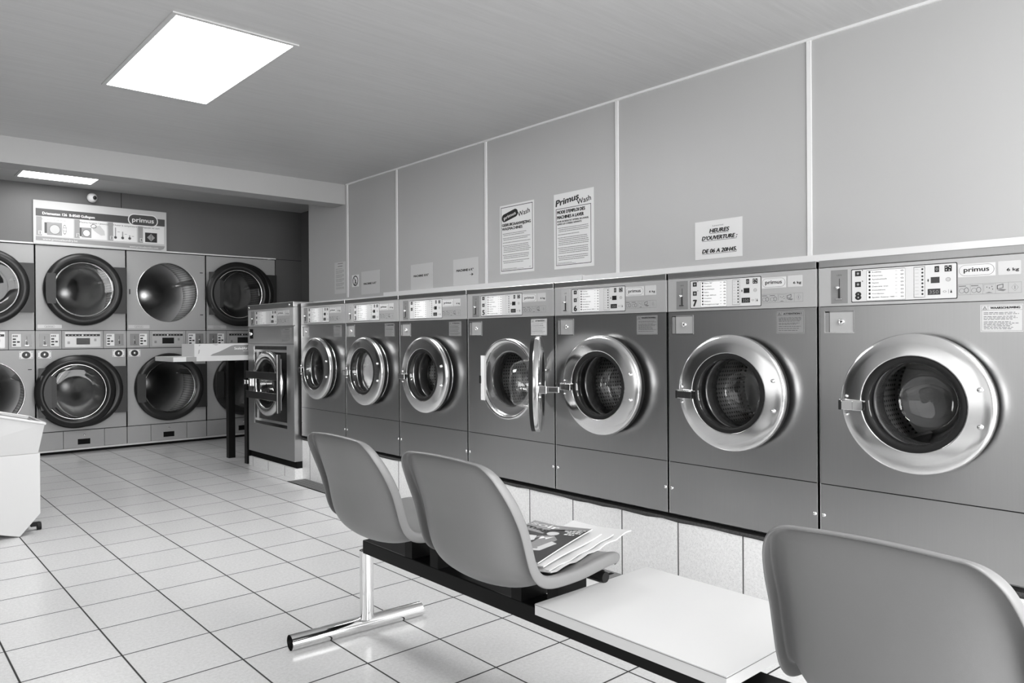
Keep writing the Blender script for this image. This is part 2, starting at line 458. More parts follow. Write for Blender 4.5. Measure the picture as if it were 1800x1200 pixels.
# ------------------------------------------------------------------ floor drain
dr = thing('floor_drain', 'grey steel drain channel along the foot of the tiled plinth', 'drain', (2.51, 0, 0))
d0 = MB(); d0.box(0, .142, YF, 5.16, 0, .002, 'drain'); d0.box(-.004, 0, YF, 5.16, 0, .0025, 'gap'); d0.build('channel', dr)
d1 = MB()
d1.box(.012, .135, 1.7, 2.32, .002, .006, 'drain')
for k in range(11):
    y = 1.73 + k * .053
    d1.box(.03, .12, y, y + .02, .006, .0065, 'gap')
d1.build('slotted_grate', dr)
d2 = MB(); d2.box(.004, .139, 4.0, 5.15, .002, .004, 'drain')
for k in range(40):
    d2.box(.01, .132, 4.03 + k * .028, 4.036 + k * .028, .004, .0044, 'gap')
d2.build('ribbed_cover', dr)

# ------------------------------------------------------------------ ceiling lamps
def ceiling_lamp(x0, x1, y0, y1, label, em='lamp'):
    t = thing('ceiling_light', label, 'ceiling light', ((x0 + x1) / 2, (y0 + y1) / 2, ZC), group='square recessed ceiling lights')
    a, b = (x1 - x0) / 2, (y1 - y0) / 2
    f = MB()
    w = .022
    f.box(-a - w, a + w, -b - w, -b, -.006, 0, 'lampframe'); f.box(-a - w, a + w, b, b + w, -.006, 0, 'lampframe')
    f.box(-a - w, -a, -b, b, -.006, 0, 'lampframe'); f.box(a, a + w, -b, b, -.006, 0, 'lampframe')
    f.build('frame', t)
    MB().box(-a, a, -b, b, -.004, -.0005, em).build('diffuser', t)
ceiling_lamp(1.115, 1.675, 3.353, 4.515, 'large glowing panel in the ceiling in front of the beam')
ceiling_lamp(1.115, 1.675, -1.1, .06, 'glowing ceiling panel near the shop window')
ceiling_lamp(1.135, 1.72, 6.37, 7.54, 'partly hidden glowing panel behind the ceiling beam', 'lamp_dim')

# ------------------------------------------------------------------ washing machines (local: x right, z up, front = -y)
def logo_pill(mb, x0, x1, z0, z1, y, ink, th=.0008, fillm=None, textm=None):
    r = (z1 - z0) / 2 - 1e-5
    if ink: mb.rprism(x0, x1, z0, z1, r, y, y + .0004, ink, k=8)
    if fillm: mb.rprism(x0 + th, x1 - th, z0 + th, z1 - th, r - th, y - .0003, y, fillm, k=8)
    w = (x1 - x0); mb.text('primus', (x0 + x1) / 2, z0 + (z1 - z0) * .36, (z1 - z0) * .42, y - .0005, textm or ink, width=w * .72, align='c', bold=.02)

def scribble(mb, x0, x1, z, h, y, m, seed):
    """an unreadable line of small print"""
    rnd = random.Random(seed); x = x0
    while x < x1 - .002:
        w = min(rnd.uniform(.004, .013), x1 - x)
        mb.box(x, x + w, y, y + .0002, z, z + h, m); x += w + .0022

def control_panel(par, w, z0, z1, num, kg, y=0.0, pale_coin=False):
    """fascia between z0 and z1; layout proportions of the 655 mm machine"""
    H = z1 - z0; s = w / .655
    def Z(f): return z0 + H * f
    p = MB(); p.box(.004, w - .004, y - .002, y + .02, z0 + .001, z1 - .001, 'panel')
    P = p.build('control_panel', par, bevel=.001)
    Y = y - .002
    c = MB(); cm = 'coin_lt' if pale_coin else 'coin'
    c.box(.048 * s, .104 * s, Y - .001, Y, Z(.07), Z(.92), cm)
    c.text('1,50 €', .076 * s, Z(.77), .0045, Y - .0014, 'black', width=.016 * s, align='c')
    c.box(.0755 * s, .0775 * s, Y - .0014, Y, Z(.5), Z(.7), 'black')
    c.lathe(.072 * s, Z(.47), [(0, Y - .012), (.005, Y - .012), (.0055, Y)], 'chrome', n=14)
    c.box(.0735 * s, .0785 * s, Y - .004, Y, Z(.2), Z(.46), 'black')
    c.box(.066 * s, .088 * s, Y - .008, Y, Z(.17), Z(.195), 'chrome')
    c.build('coin_slot', P)
    d = MB()
    d.rprism(.116 * s, .435 * s, Z(.08), Z(.91), .004, Y - .0006, Y, 'black')
    d.rprism(.1185 * s, .4325 * s, Z(.1), Z(.89), .003, Y - .001, Y - .0006, 'panel_lt')
    yy = Y - .0012
    for f in (.73, .46):
        d.box(.129 * s, .148 * s, yy, Y, Z(f), Z(f + .13), 'black')
        d.ellipse(.1385 * s, Z(f + .065), .004, .004, yy - .0004, yy, 'sign_md', n=8)
        d.ellipse(.153 * s, Z(f + .14), .0018, .0018, yy, Y, 'black', n=10)
    if num: d.text(num, .139 * s, Z(.15), .0255, yy, 'black', width=(.0085 if num == '1' else .016) * s, align='c', bold=.045)
    d.box(.1665 * s, .2865 * s, yy + .0002, Y, Z(.11), Z(.86), 'black')
    d.box(.1675 * s, .2855 * s, yy, Y, Z(.12), Z(.85), 'white')
    words = ['Kookwas', 'Kleurwas', 'Synthetisch', 'Nylon', 'Delicate was', 'Donsdekens', 'Gordijnen', 'Spoelen Zwieren 1000'] if num in ('8', '6', '3', '1') else ['Blanc 90°', 'Couleurs', 'Synthétique', 'Nylon', 'Linge délicat', 'Couettes', 'Rideaux', 'Rinçage/essorage']
    for i, wd in enumerate(words):
        f = .785 - i * .088
        d.box(.173 * s, .179 * s, yy - .0002, Y, Z(f), Z(f + .052), 'black')
        d.text(wd, .184 * s, Z(f + .006), .0044, yy - .0002, 'black', width=min(.0042 * len(wd), .07) * s, bold=.01)
        d.text('40°', .256 * s, Z(f + .012), .003, yy - .0002, 'greyink', width=.009)
        d.ellipse(.277 * s, Z(f + .025), .0042, .0022, yy - .0002, Y, 'black', n=10, hole=.6)
        d.box(.2725 * s, .283 * s, yy - .0002, Y, Z(f + .005), Z(f + .012), 'greyink')
    d.box(.3115 * s, .3445 * s, yy + .0002, Y, Z(.14), Z(.86), 'black')
    d.box(.3125 * s, .3435 * s, yy, Y, Z(.15), Z(.85), 'panel_lt')
    for i in range(8):
        f = .8 - i * .083
        d.ellipse(.337 * s, Z(f), .0031, .0031, yy - .0002, Y, 'black', n=12)
        d.box(.316 * s, .326 * s, yy - .0002, Y, Z(f - .006), Z(f + .006), 'paleink')
    d.box(.372 * s, .385 * s, yy, Y, Z(.71), Z(.85), 'black')
    d.ellipse(.3785 * s, Z(.78), .0035, .005, yy - .0003, yy, 'sign_md', n=10, hole=.6)
    d.box(.4 * s, .42 * s, yy, Y, Z(.71), Z(.85), 'black')
    for a, q in ((.404, .81), (.41, .83), (.415, .8), (.405, .75), (.413, .74)): d.ellipse(a * s, Z(q), .0016, .0016, yy - .0003, yy, 'white', n=8)
    d.ellipse(.3535 * s, Z(.53), .002, .0048, yy, Y, 'black', n=12)
    d.box(.361 * s, .386 * s, yy, Y, Z(.46), Z(.6), 'lcd')
    d.ellipse(.41 * s, Z(.53), .007, .0065, yy, Y, 'greyink', n=16, hole=.8)
    d.ellipse(.41 * s, Z(.53), .0035, .003, yy, Y, 'greyink', n=12, hole=.7)
    d.box(.352 * s, .388 * s, yy, Y, Z(.19), Z(.33), 'lcd')
    d.text('350', .37 * s, Z(.215), .011, yy - .0003, 'digit', width=.026 * s, align='c')
    d.ellipse(.4 * s, Z(.255), .005, .003, yy, Y, 'greyink', n=12, hole=.7)
    d.box(.4105 * s, .4115 * s, yy, Y, Z(.21), Z(.3), 'greyink')
    d.prism([(.415 * s, Z(.22)), (.421 * s, Z(.22)), (.418 * s, Z(.3))], yy, Y, 'black')
    d.build('programme_display', P)
    e = MB(); e.box(.437 * s, .535 * s, Y - .0006, Y, Z(.56), Z(.85), 'panel_lt')
    logo_pill(e, .44 * s, .532 * s, Z(.585), Z(.825), Y - .0012, 'black', fillm='panel_lt', th=.0007)
    e.build('brand_plate', P)
    k = MB(); k.rprism(.542 * s, .598 * s, Z(.56), Z(.86), .002, Y - .0008, Y, 'label_lt')
    k.text(kg, .594 * s, Z(.64), .0085, Y - .0012, 'black', width=.0075 * len(kg) * s, align='r', bold=.03)
    k.build('capacity_plate', P)
    q = MB(); x0, x1 = .437 * s, .6 * s
    q.box(x0, x1, Y - .0004, Y, Z(.16), Z(.395), 'greyink'); q.box(x0 + .0005, x1 - .0005, Y - .0006, Y, Z(.165), Z(.39), 'panel')
    sw = (x1 - x0) / 5; yy = Y - .0009
    for i in range(5):
        a = x0 + i * sw
        if i: q.box(a, a + .0004, yy, Y, Z(.165), Z(.39), 'greyink')
        if i < 2:
            q.ellipse(a + sw * .3, Z(.25), .0075, .0075, yy, Y, 'greyink', n=14, hole=.85)
            q.ellipse(a + sw * .68, Z(.26), .0062, .0085, yy, Y, 'black', n=14, hole=.84)
            q.box(a + .002, a + sw * .65, yy, Y, Z(.345), Z(.365), 'greyink')
        elif i == 2:
            for (u, v) in ((.3, .3), (.5, .28), (.7, .31), (.75, .25)): q.box(a + sw * u, a + sw * u + .002, yy, Y, Z(v), Z(v + .02), 'black')
            q.box(a + .003, a + .0035, yy, Y, Z(.22), Z(.37), 'greyink'); q.box(a + .002, a + sw - .003, yy, Y, Z(.365), Z(.37), 'greyink')
            q.prism([(a + .006, Z(.18)), (a + sw - .006, Z(.18)), (a + sw / 2, Z(.205))], yy, Y, 'greyink')
        elif i == 3:
            q.prism([(a + .004, Z(.25)), (a + .02, Z(.28)), (a + .02, Z(.37)), (a + .004, Z(.34))], yy, Y, 'black')
            q.prism([(a + .006, Z(.265)), (a + .0185, Z(.288)), (a + .0185, Z(.355)), (a + .006, Z(.33))], yy - .0002, yy, 'panel')
            q.prism([(a + .004, Z(.23)), (a + .02, Z(.205)), (a + .028, Z(.24)), (a + .014, Z(.26))], yy, Y, 'greyink')
        else:
            cx, cz = a + sw * .5, Z(.28)
            q.prism([(cx - .009, cz), (cx, cz + .011), (cx + .009, cz), (cx, cz - .011)], yy, Y, 'greyink')
            q.prism([(cx - .0083, cz), (cx, cz + .0102), (cx + .0083, cz), (cx, cz - .0102)], yy - .0002, yy, 'panel')
            q.box(cx - .0006, cx + .0006, yy - .0004, Y, cz - .005, cz + .005, 'black')
    q.build('pictogram_strip', P)

def warn_label(par, x0, x1, z0, z1, y, title, seed, light=False):
    q = MB(); base = 'label_lt' if light else 'label'
    q.box(x0, x1, y - .0008, y, z0, z1, base)
    bx0, bx1, bz0, bz1 = x0 + .003, x1 - .002, z0 + .003, z1 - .003
    for a in (bz0, bz1, bz1 - .014): q.box(bx0, bx1, y - .001, y, a, a + .0005, 'black')
    for a in (bx0, bx1, bx0 + .017): q.box(a, a + .0005, y - .001, y, bz0 if a != bx0 + .017 else bz1 - .014, bz1, 'black')
    q.prism([(bx0 + .003, bz1 - .012), (bx0 + .0145, bz1 - .012), (bx0 + .0088, bz1 - .0015)], y - .0011, y, 'black')
    q.prism([(bx0 + .005, bz1 - .0112), (bx0 + .0126, bz1 - .0112), (bx0 + .0088, bz1 - .0038)], y - .0013, y - .0011, base)
    q.box(bx0 + .0084, bx0 + .0092, y - .0015, y, bz1 - .0105, bz1 - .006, 'black')
    q.text(title, (bx0 + .018 + bx1) / 2, bz1 - .0098, .0062, y - .0013, 'black', width=min(.0062 * len(title), bx1 - bx0 - .028), align='c', bold=.04)
    rnd = random.Random(seed); z = bz1 - .022
    while z > bz0 + .004:
        scribble(q, bx0 + .006, bx1 - rnd.uniform(.003, .03), z, .0013, y - .0011, 'black', rnd.random())
        z -= rnd.choice((.0042, .0075))
    return q.build('warning_label', par)

def front_plate(mb, w, z0, z1, cx, cz, R, y, m, depth=.02, n=64):
    """flat sheet with a round hole"""
    pts = []
    for i in range(n):
        a = 2 * PI * i / n; c, d = math.cos(a), math.sin(a)
        t = min(((w - cx) / c if c > 0 else -cx / c) if abs(c) > 1e-6 else 9, ((z1 - cz) / d if d > 0 else (z0 - cz) / d) if abs(d) > 1e-6 else 9)
        pts.append((cx + t * c, cz + t * d))
    corners = [(w, z1), (0, z1), (0, z0), (w, z0)]
    vs = [(p[0], y, p[1]) for p in pts] + [(cx + R * math.cos(2 * PI * i / n), y, cz + R * math.sin(2 * PI * i / n)) for i in range(n)] \
        + [(cx + R * math.cos(2 * PI * i / n), y + depth, cz + R * math.sin(2 * PI * i / n)) for i in range(n)]
    fs = []
    for i in range(n):
        j = (i + 1) % n; p, q = pts[i], pts[j]
        extra = None
        if abs(p[0] - q[0]) > 1e-6 and abs(p[1] - q[1]) > 1e-6:
            for c in corners:
                if (abs(c[0] - p[0]) < 1e-6 or abs(c[1] - p[1]) < 1e-6) and (abs(c[0] - q[0]) < 1e-6 or abs(c[1] - q[1]) < 1e-6):
                    extra = c
        if extra:
            vs.append((extra[0], y, extra[1])); fs.append((i, n + i, n + j, j, len(vs) - 1))
        else: fs.append((i, n + i, n + j, j))
        fs.append((n + i, 2 * n + i, 2 * n + j, n + j))
    mb.add(vs, fs, m)

WZ = .853
def washer_door(par, cx, cz, R=.224, open_deg=0, lever_out=False, y=0.0, flat=False):
    """door built about its hinge (right side)"""
    hx, hy = cx + R * .99, y - .02
    X0 = -R * .99
    d = MB()
    yo = -.02
    # steel ring: rim, domed face, inner lip
    prof = [(R - .006, yo + .006), (R, yo - .002), (R, yo - .016), (R - .0015, yo - .020), (R - .005, yo - .023), (R - .012, yo - .0255), (R * .85, yo - .0305), (R * .70, yo - .033), (R * .687, yo - .0335), (R * .682, yo - .031), (R * .682, yo + .004)]
    d.lathe(X0, 0, prof, 'ring', n=96)
    D = d.build('door', par, loc=(hx, hy, cz), rot=(0, 0, math.radians(open_deg)))
    s = MB()
    s.lathe(X0, 0, [(R * .985, yo + .02), (R * .985, yo - .004)], 'rubber', n=80)
    s.lathe(X0, 0, [(R * .985, yo + .006), (R * .62, yo + .006)], 'rubber', n=80)
    s.lathe(X0, 0, [(R * .682, yo - .028), (R * .66, yo - .031), (R * .60, yo - .030), (R * .59, yo - .026), (R * .585, yo + .0)], 'rubber', n=80)
    s.build('door_seal', D)
    gl = MB()
    gl.lathe(X0, 0, [(R * .59, yo - .026), (R * .575, yo - .022), (R * .53, yo + .02), (R * .48, yo + .08), (R * .44, yo + .105), (R * .36, yo + .118), (R * .2, yo + .124), (.001, yo + .125)], 'glass', n=72)
    gl.build('door_glass', D)
    hz = -.013; hxl = X0 - R * .985
    h = MB()
    yf = yo - .028
    if lever_out:
        h.box(hxl + .012, hxl + .03, yf - .085, yf, hz - .013, hz + .013, 'chrome')
        h.box(hxl + .008, hxl + .034, yf - .03, yf + .002, hz - .017, hz + .017, 'chrome')
        h.box(hxl + .011, hxl + .0285, yf - .078, yf - .04, hz - .008, hz + .008, 'black')
        h.box(hxl + .04, hxl + .055, yf, yf + .06, hz - .01, hz + .01, 'chrome')
    else:
        h.box(hxl + .0, hxl + .016, yf - .020, yf + .01, hz - .0175, hz + .015, 'black')
        h.box(hxl + .012, hxl + .055, yf - .026, yf - .008, hz - .016, hz + .014, 'chrome')
        h.box(hxl + .050, hxl + .082, yf - .032, yf - .012, hz - .016, hz + .014, 'chrome')
        h.box(hxl + .001, hxl + .084, yf - .012, yf - .006, hz + .012, hz + .017, 'chrome')
    for q in (-.033, .028):
        h.lathe(hxl + .02, hz + q, [(0, yf - .007), (.004, yf - .006), (.0058, yf - .001), (.0058, yf + .004)], 'screw', n=14)
    h.build('door_handle', D, bevel=.0015)
    for q in (-.055, .055):
        c = MB(); c.lathe(X0 + R * .83, q, [(0, yo - .040), (.0035, yo - .040), (.0045, yo - .038), (.0075, yo - .036), (.0078, yo - .028)], 'screw', n=16)
        c.build('screw', D)
    return D

def make_washer(y_left, w, num, kg, title, label, door_open=0, pale=False, laundry=False, seed=1, light_label=False):
    t = thing('washing_machine', label, 'washing machine', (DX, y_left, 0), -PI / 2, 'stainless front-loading washing machines')
    cx = w / 2; zb, zk, zc, zt = .331, .547, 1.173, 1.336
    e = .0042
    c = MB()
    # upper sheet with the porthole opening and the soap box recess is framed around
    front_plate(c, w - 2 * e, zk + .0015, zc - .001, cx - e, WZ, .19, 0, 'steel')
    c.v = [(v[0] + e, v[1], v[2]) for v in c.v]
    c.box(e, w - e, .002, .02, zb + .01, zk, 'gap')
    c.box(e, e + .003, .0, .62, zb, zt - .002, 'steel_side'); c.box(w - e - .003, w - e, .0, .62, zb, zt - .002, 'steel_side')
    c.box(e, w - e, .6, .62, zb, zt - .002, 'steel_side'); c.box(e, w - e, .02, .6, zb, zb + .01, 'steel_side')
    c.box(e, e + .0022, -.0012, .002, zb, zt - .026, 'screw'); c.box(w - e - .0022, w - e, -.0012, .002, zb, zt - .026, 'screw')  # bright strips stand in for the highlight along the bevelled side edges
    c.box(-.0005, e, .025, .6, zb, zt - .01, 'gap')
    c.build('cabinet', t)
    MB().box(e, w - e, -.004, .62, zt - .026, zt, 'steel').build('top_cap', t, bevel=.0025)
    k = MB(); k.box(e, w - e, -.001, .012, zb, zk - .0015, 'steel'); K = k.build('kick_panel', t, bevel=.001)
    for x in (.016, w - .016):
        s = MB(); s.lathe(x, .436, [(0, -.005), (.003, -.005), (.006, -.003), (.0075, -.001)], 'screw', n=14); s.build('screw', K)
    control_panel(t, w, zc, zt - .026, num, kg, pale_coin=pale)
    # coin box door with its lock
    b = MB(); x0, x1, z0, z1 = .026, .122, 1.083, 1.156
    b.box(x0 - .003, x1 + .003, -.003, 0, z0 - .003, z0, 'screw'); b.box(x0 - .003, x0, -.003, 0, z0, z1, 'screw')
    b.box(x0 - .003, x1 + .003, -.003, 0, z1, z1 + .002, 'coin'); b.box(x1, x1 + .003, -.003, 0, z0, z1, 'coin')
    b.box(x0, x1, -.0012, 0, z0, z1, 'panel'); b.box(x0 + .0145, x0 + .0155, -.0018, 0, z0, z1, 'gap')
    b.box(x0, x0 + .014, -.0016, 0, z0, z1, 'coin'); b.box(x0, x1, -.0016, 0, z1 - .004, z1, 'coin')
    bb = b.build('coin_box_door', t)
    l = MB(); l.lathe(.082, 1.119, [(0, -.006), (.004, -.006), (.0045, -.0085), (.009, -.0085), (.0105, -.001)], 'chrome', n=20)
    l.lathe(.082, 1.119, [(0, -.0066), (.0032, -.0066)], 'black', n=16); l.build('lock', bb)
    warn_label(t, .495 * w / .655, .603 * w / .655, 1.08, 1.162, 0, title, seed, light_label)
    # drum behind the porthole
    u = MB()
    u.lathe(cx, WZ, [(.140, .006), (.134, .012), (.134, .06), (.145, .075), (.145, .09)], 'bellows', n=64)
    u.build('bellows', t)
    u = MB(); u.lathe(cx, WZ, [(.145, .088), (.150, .095), (.235, .12), (.235, .42), (.22, .44)], 'drum', n=72)
    u.lathe(cx, WZ, [(.22, .44), (.06, .455), (.05, .44), (.0, .44)], 'drumback', n=48)
    for a in (PI * .62, PI * 1.29, PI * 1.96):
        ca, sa = math.cos(a), math.sin(a); px, pz = -sa, ca
        vs = []
        for yy in (.125, .42):
            for rr, tt in ((.236, -.03), (.175, -.006), (.175, .006), (.236, .03)):
                vs.append((cx + ca * rr + px * tt, yy, WZ + sa * rr + pz * tt))
        u.add(vs, [(0, 1, 5, 4), (1, 2, 6, 5), (2, 3, 7, 6), (0, 3, 2, 1)], 'drumback')
    o = u.build('drum', t); uv_drum(o, cx, WZ, .235)
    if laundry:
        q = MB(); n = 56; rnd = random.Random(seed)
        prof = [(.001, .134), (.05, .133), (.085, .126), (.104, .112), (.114, .092), (.119, .068), (.126, .04), (.130, .016), (.132, .05), (.133, .085), (.150, .13), (.165, .17), (.14, .22), (.08, .25), (.001, .255)]
        k = len(prof); vs = []
        for i, (r_, y_) in enumerate(prof):
            for j in range(n):
                th = 2 * PI * j / n
                lump = .004 * math.sin(5 * th + i) + .003 * math.sin(11 * th + 2.3 * i) + rnd.uniform(-.001, .001)
                vs.append((cx + (r_ + (lump if 0 < i < k - 1 and not 6 < i < 10 else 0)) * math.cos(th), y_ + abs(lump) * .8, WZ + (r_ + (lump if 0 < i < k - 1 and not 6 < i < 10 else 0)) * math.sin(th)))
        fs = [(i * n + j, i * n + (j + 1) % n, (i + 1) * n + (j + 1) % n, (i + 1) * n + j) for i in range(k - 1) for j in range(n)]
        lo = q.add(vs, fs, 'cloth', True).build('laundry', None, loc=(DX, y_left, 0), rot=(0, 0, -PI / 2))
        tag(lo, 'pale bundled washing pressed behind the porthole of washer 3', 'laundry')
    # steel collar round the porthole, shows where the door stands open
    s = MB(); s.lathe(cx, WZ, [(.212, 0), (.212, -.016), (.205, -.020), (.192, -.014), (.188, -.004), (.186, .006)] if door_open else [(.204, 0), (.204, -.004), (.188, -.002), (.186, .006)], 'ring', n=72)
    s.lathe(cx, WZ, [(.188, .006), (.150, .010), (.140, .008), (.138, .02)], 'steel', n=72)
    if door_open:
        s.box(cx - .194, cx - .166, -.024, -.010, WZ - .12, WZ + .12, 'trim')
        s.box(cx - .205, cx - .192, -.026, -.02, WZ - .03, WZ + .012, 'black')
    s.build('porthole_collar', t)
    washer_door(t, cx, WZ, open_deg=door_open, lever_out=bool(door_open))
    if door_open:
        h = MB(); h.box(cx + .208, cx + .236, -.03, 0, WZ - .08, WZ - .045, 'chrome'); h.box(cx + .208, cx + .236, -.03, 0, WZ + .045, WZ + .08, 'chrome')
        h.build('hinge', t, bevel=.001)
    return t

seams = [5.203, 4.518, 3.860, 3.189, 2.520, 1.866, 1.232, .577]
spec = [
    ('2', '10 kg', 'ATTENTION !', 'washing machine numbered 2, beside the taller machine with the barred door', {}),
    ('3', '10 kg', 'WAARSCHUWING', 'washing machine numbered 3, pale wash pressed against its porthole', dict(laundry=True, pale=True)),
    ('', '6 kg', 'ATTENTION !', 'washing machine without a visible number, between numbers 3 and 5', {}),
    ('5', '6 kg', 'ATTENTION !', 'washing machine numbered 5, the only one whose round door stands open', dict(door_open=131, light_label=True)),
    ('6', '6 kg', 'WAARSCHUWING', 'washing machine numbered 6, empty, beside the machine with the open door', dict(pale=True)),
    ('7', '6 kg', 'ATTENTION !', 'washing machine numbered 7, between numbers 6 and 8', {}),
    ('8', '6 kg', 'WAARSCHUWING', 'washing machine numbered 8, the nearest and largest in view', dict(light_label=True)),
]
for i, (num, kg, ti, lab, kw) in enumerate(spec):
    yl = seams[i] if i else 5.177
    make_washer(yl, yl - seams[i + 1], num, kg, ti, lab, seed=i + 3, **kw)

# the big machine at the far end
def big_washer():
    w = .845; t = thing('washing_machine', 'tall washing machine at the far end, square recess and barred round door', 'washing machine', (2.59, 6.05, 0), -PI / 2, 'stainless front-loading washing machines')
    c = MB(); zt = 1.352
    c.box(0, w, 0, .7, .13, .37, 'steel'); c.box(0, .12, 0, .7, .37, 1.01, 'steel'); c.box(.72, w, 0, .7, .37, 1.01, 'steel')
    c.box(0, w, 0, .7, 1.01, 1.165, 'steel'); c.box(0, w, .12, .7, .37, 1.01, 'rubber')
    c.box(0, w, .01, .7, 1.165, zt - .04, 'steel')
    c.box(.118, .14, -.006, .12, .37, 1.01, 'screw')
    c.box(0, w, -.001, 0, 1.026, 1.029, 'gap')
    c.build('cabinet', t, bevel=.002)
    f = MB(); f.box(.14, .72, .02, .03, .39, .41, 'steel'); f.box(.14, .72, .02, .03, .96, .98, 'steel'); f.box(.14, .16, .02, .03, .41, .96, 'steel'); f.box(.70, .72, .02, .03, .41, .96, 'steel')
    for i_ in range(len(f.m)): f.m[i_] = 0
    f.mats = [MT['coin']]
    f.build('recess_frame', t)
    MB().box(-.001, w + .001, -.004, .7, zt - .04, zt, 'steel').build('top_cap', t, bevel=.003)
    for x in (.03, .78):
        s = MB(); s.lathe(x, zt - .024, [(0, -.010), (.005, -.009), (.009, -.006), (.010, -.004)], 'screw', n=14); s.build('screw', t)
    control_panel(t, w, 1.17, zt - .042, '1', '16 kg', y=.0)
    l = MB(); l.box(.035, .1, -.001, 0, 1.07, 1.15, 'gap'); l.lathe(.068, 1.11, [(0, -.02), (.012, -.018), (.016, -.001)], 'chrome', n=20); l.build('lock', t)
    warn_label(t, .64, .8, 1.045, 1.15, 0, 'ATTENTION !', 55)
    b = MB(); b.box(.0, w, .02, .7, .077, .13, 'gap'); b.build('base_frame', t)
    # door: ring with a straight hinge side
    R = .262; cx, cz = .42, .71
    d = MB()
    prof = [(R - .004, .0), (R, -.01), (R, -.03), (R - .012, -.04), (R * .78, -.042), (R * .74, -.036), (R * .74, -.01)]
    d.lathe(cx, cz, prof, 'ring', n=80)
    d.box(cx + .2, cx + .25, -.04, -.02, cz - .2, cz + .2, 'coin')
    D = d.build('door', t)
    q = MB(); q.lathe(cx, cz, [(R * .74, -.03), (R * .66, -.028), (R * .6, -.01), (R * .6, .05)], 'rubber', n=64); q.lathe(cx, cz, [(R * .98, 0), (R * .7, 0)], 'rubber', n=64); q.build('door_seal', D)
    q = MB(); q.lathe(cx, cz, [(R * .62, -.02), (R * .58, .0), (R * .54, .08), (R * .44, .11), (.001, .115)], 'glass', n=64); q.build('door_glass', D)
    for zz in (.775, .612):
        q = MB(); q.box(.085, .655, -.06, -.045, zz - .027, zz + .027, 'ringblk'); q.box(.083, .657, -.062, -.044, zz + .027, zz + .030, 'screw'); q.box(.083, .657, -.062, -.044, zz - .030, zz - .027, 'screw')
        q.box(.60, .655, -.046, -.03, zz - .03, zz + .03, 'ringblk')
        q.build('safety_bar', D)
    q = MB(); q.box(.655, .675, -.06, -.03, cz - .22, cz + .235, 'ringblk'); q.box(.672, .678, -.061, -.057, cz - .22, cz + .235, 'screw'); q.build('hinge_strip', D)
    q = MB(); q.box(.05, .08, -.07, -.05, cz - .022, cz + .018, 'chrome'); q.box(.07, .125, -.065, -.045, cz - .014, cz + .014, 'chrome'); q.box(.125, .17, -.06, -.03, cz - .03, cz + .03, 'screw')
    q.build('door_handle', D, bevel=.002)
    q = MB(); q.lathe(cx, cz, [(.155, .12), (.23, .14), (.23, .5), (0, .51)], 'drum', n=64); o = q.build('drum', t); uv_drum(o, cx, cz, .23)
big_washer()

# ------------------------------------------------------------------ stacked dryers (local: x right, z up, front = -y)
DR = .338
def dryer_door(par, cx, cz, wr, open_=None, edge=False):
    """closed door; wr = x of the right edge of the column. Built about its hinge at wr"""
    d = MB(); X = cx - wr; R = DR
    prof = [(R - .006, 0), (R, -.008), (R, -.03), (R - .008, -.042), (R - .03, -.050), (R * .84, -.048), (R * .80, -.040), (R * .775, -.040), (R * .765, -.02), (R * .765, 0)]
    d.lathe(X, 0, prof, 'ringblk', n=96)
    d.lathe(X, 0, [(R - .002, 0), (R + .004, -.004), (R + .004, -.012)], 'ringblk', n=96)
    # hinge cover running from the ring to the column edge
    d.prism([(X + .20, .225), (X + .252, .225), (-.012, .225), (-.012, -.225), (X + .252, -.225), (X + .20, -.225), (X + .315, -.1), (X + .315, .1)], -.03, 0, 'ringgry')
    # handle block on the left
    pts = [(X + R * .80 * math.cos(a), R * .80 * math.sin(a)) for a in (math.radians(q) for q in (145, 155, 165, 175, 185, 195, 205, 215))]
    d.prism([(X - R * .93, .14), (X - R * .72, .14), (X - R * .72, -.14), (X - R * .93, -.14), (X - R * .965, -.07), (X - R * .965, .07)], -.056, -.03, 'ringgry')
    D = d.build('door', par, loc=(wr, 0, cz), rot=(0, 0, 0))
    D.location.y = -.026 if not open_ else -.088
    if open_: D.rotation_euler.z = math.radians(open_)
    if open_:
        c = MB(); c.prism([(X + R * .60, .16), (X + R * .86, .16), (X + R * .86, -.16), (X + R * .60, -.16)], .006, .014, 'ringgry'); c.build('inner_cover', D)
    q = MB()
    q.lathe(X, 0, [(R * .775, -.034), (R * .72, -.028), (R * .4, -.030), (.001, -.031)], 'dglass', n=64)
    q.build('door_glass', D)
    q = MB(); q.lathe(X, 0, [(R * .765, .0), (R * .75, .006), (R * .74, .0), (R * .735, -.01)], 'screw', n=64)
    q.build('inner_rim', D)
    b = MB(); b.lathe(X, 0, [(R - .006, 0), (R - .02, .012), (R * .90, .016), (R * .88, .022), (R * .80, .022), (R * .78, .008), (R * .765, .006)], 'ringblk', n=80); b.build('inner_seal', D)
    return D

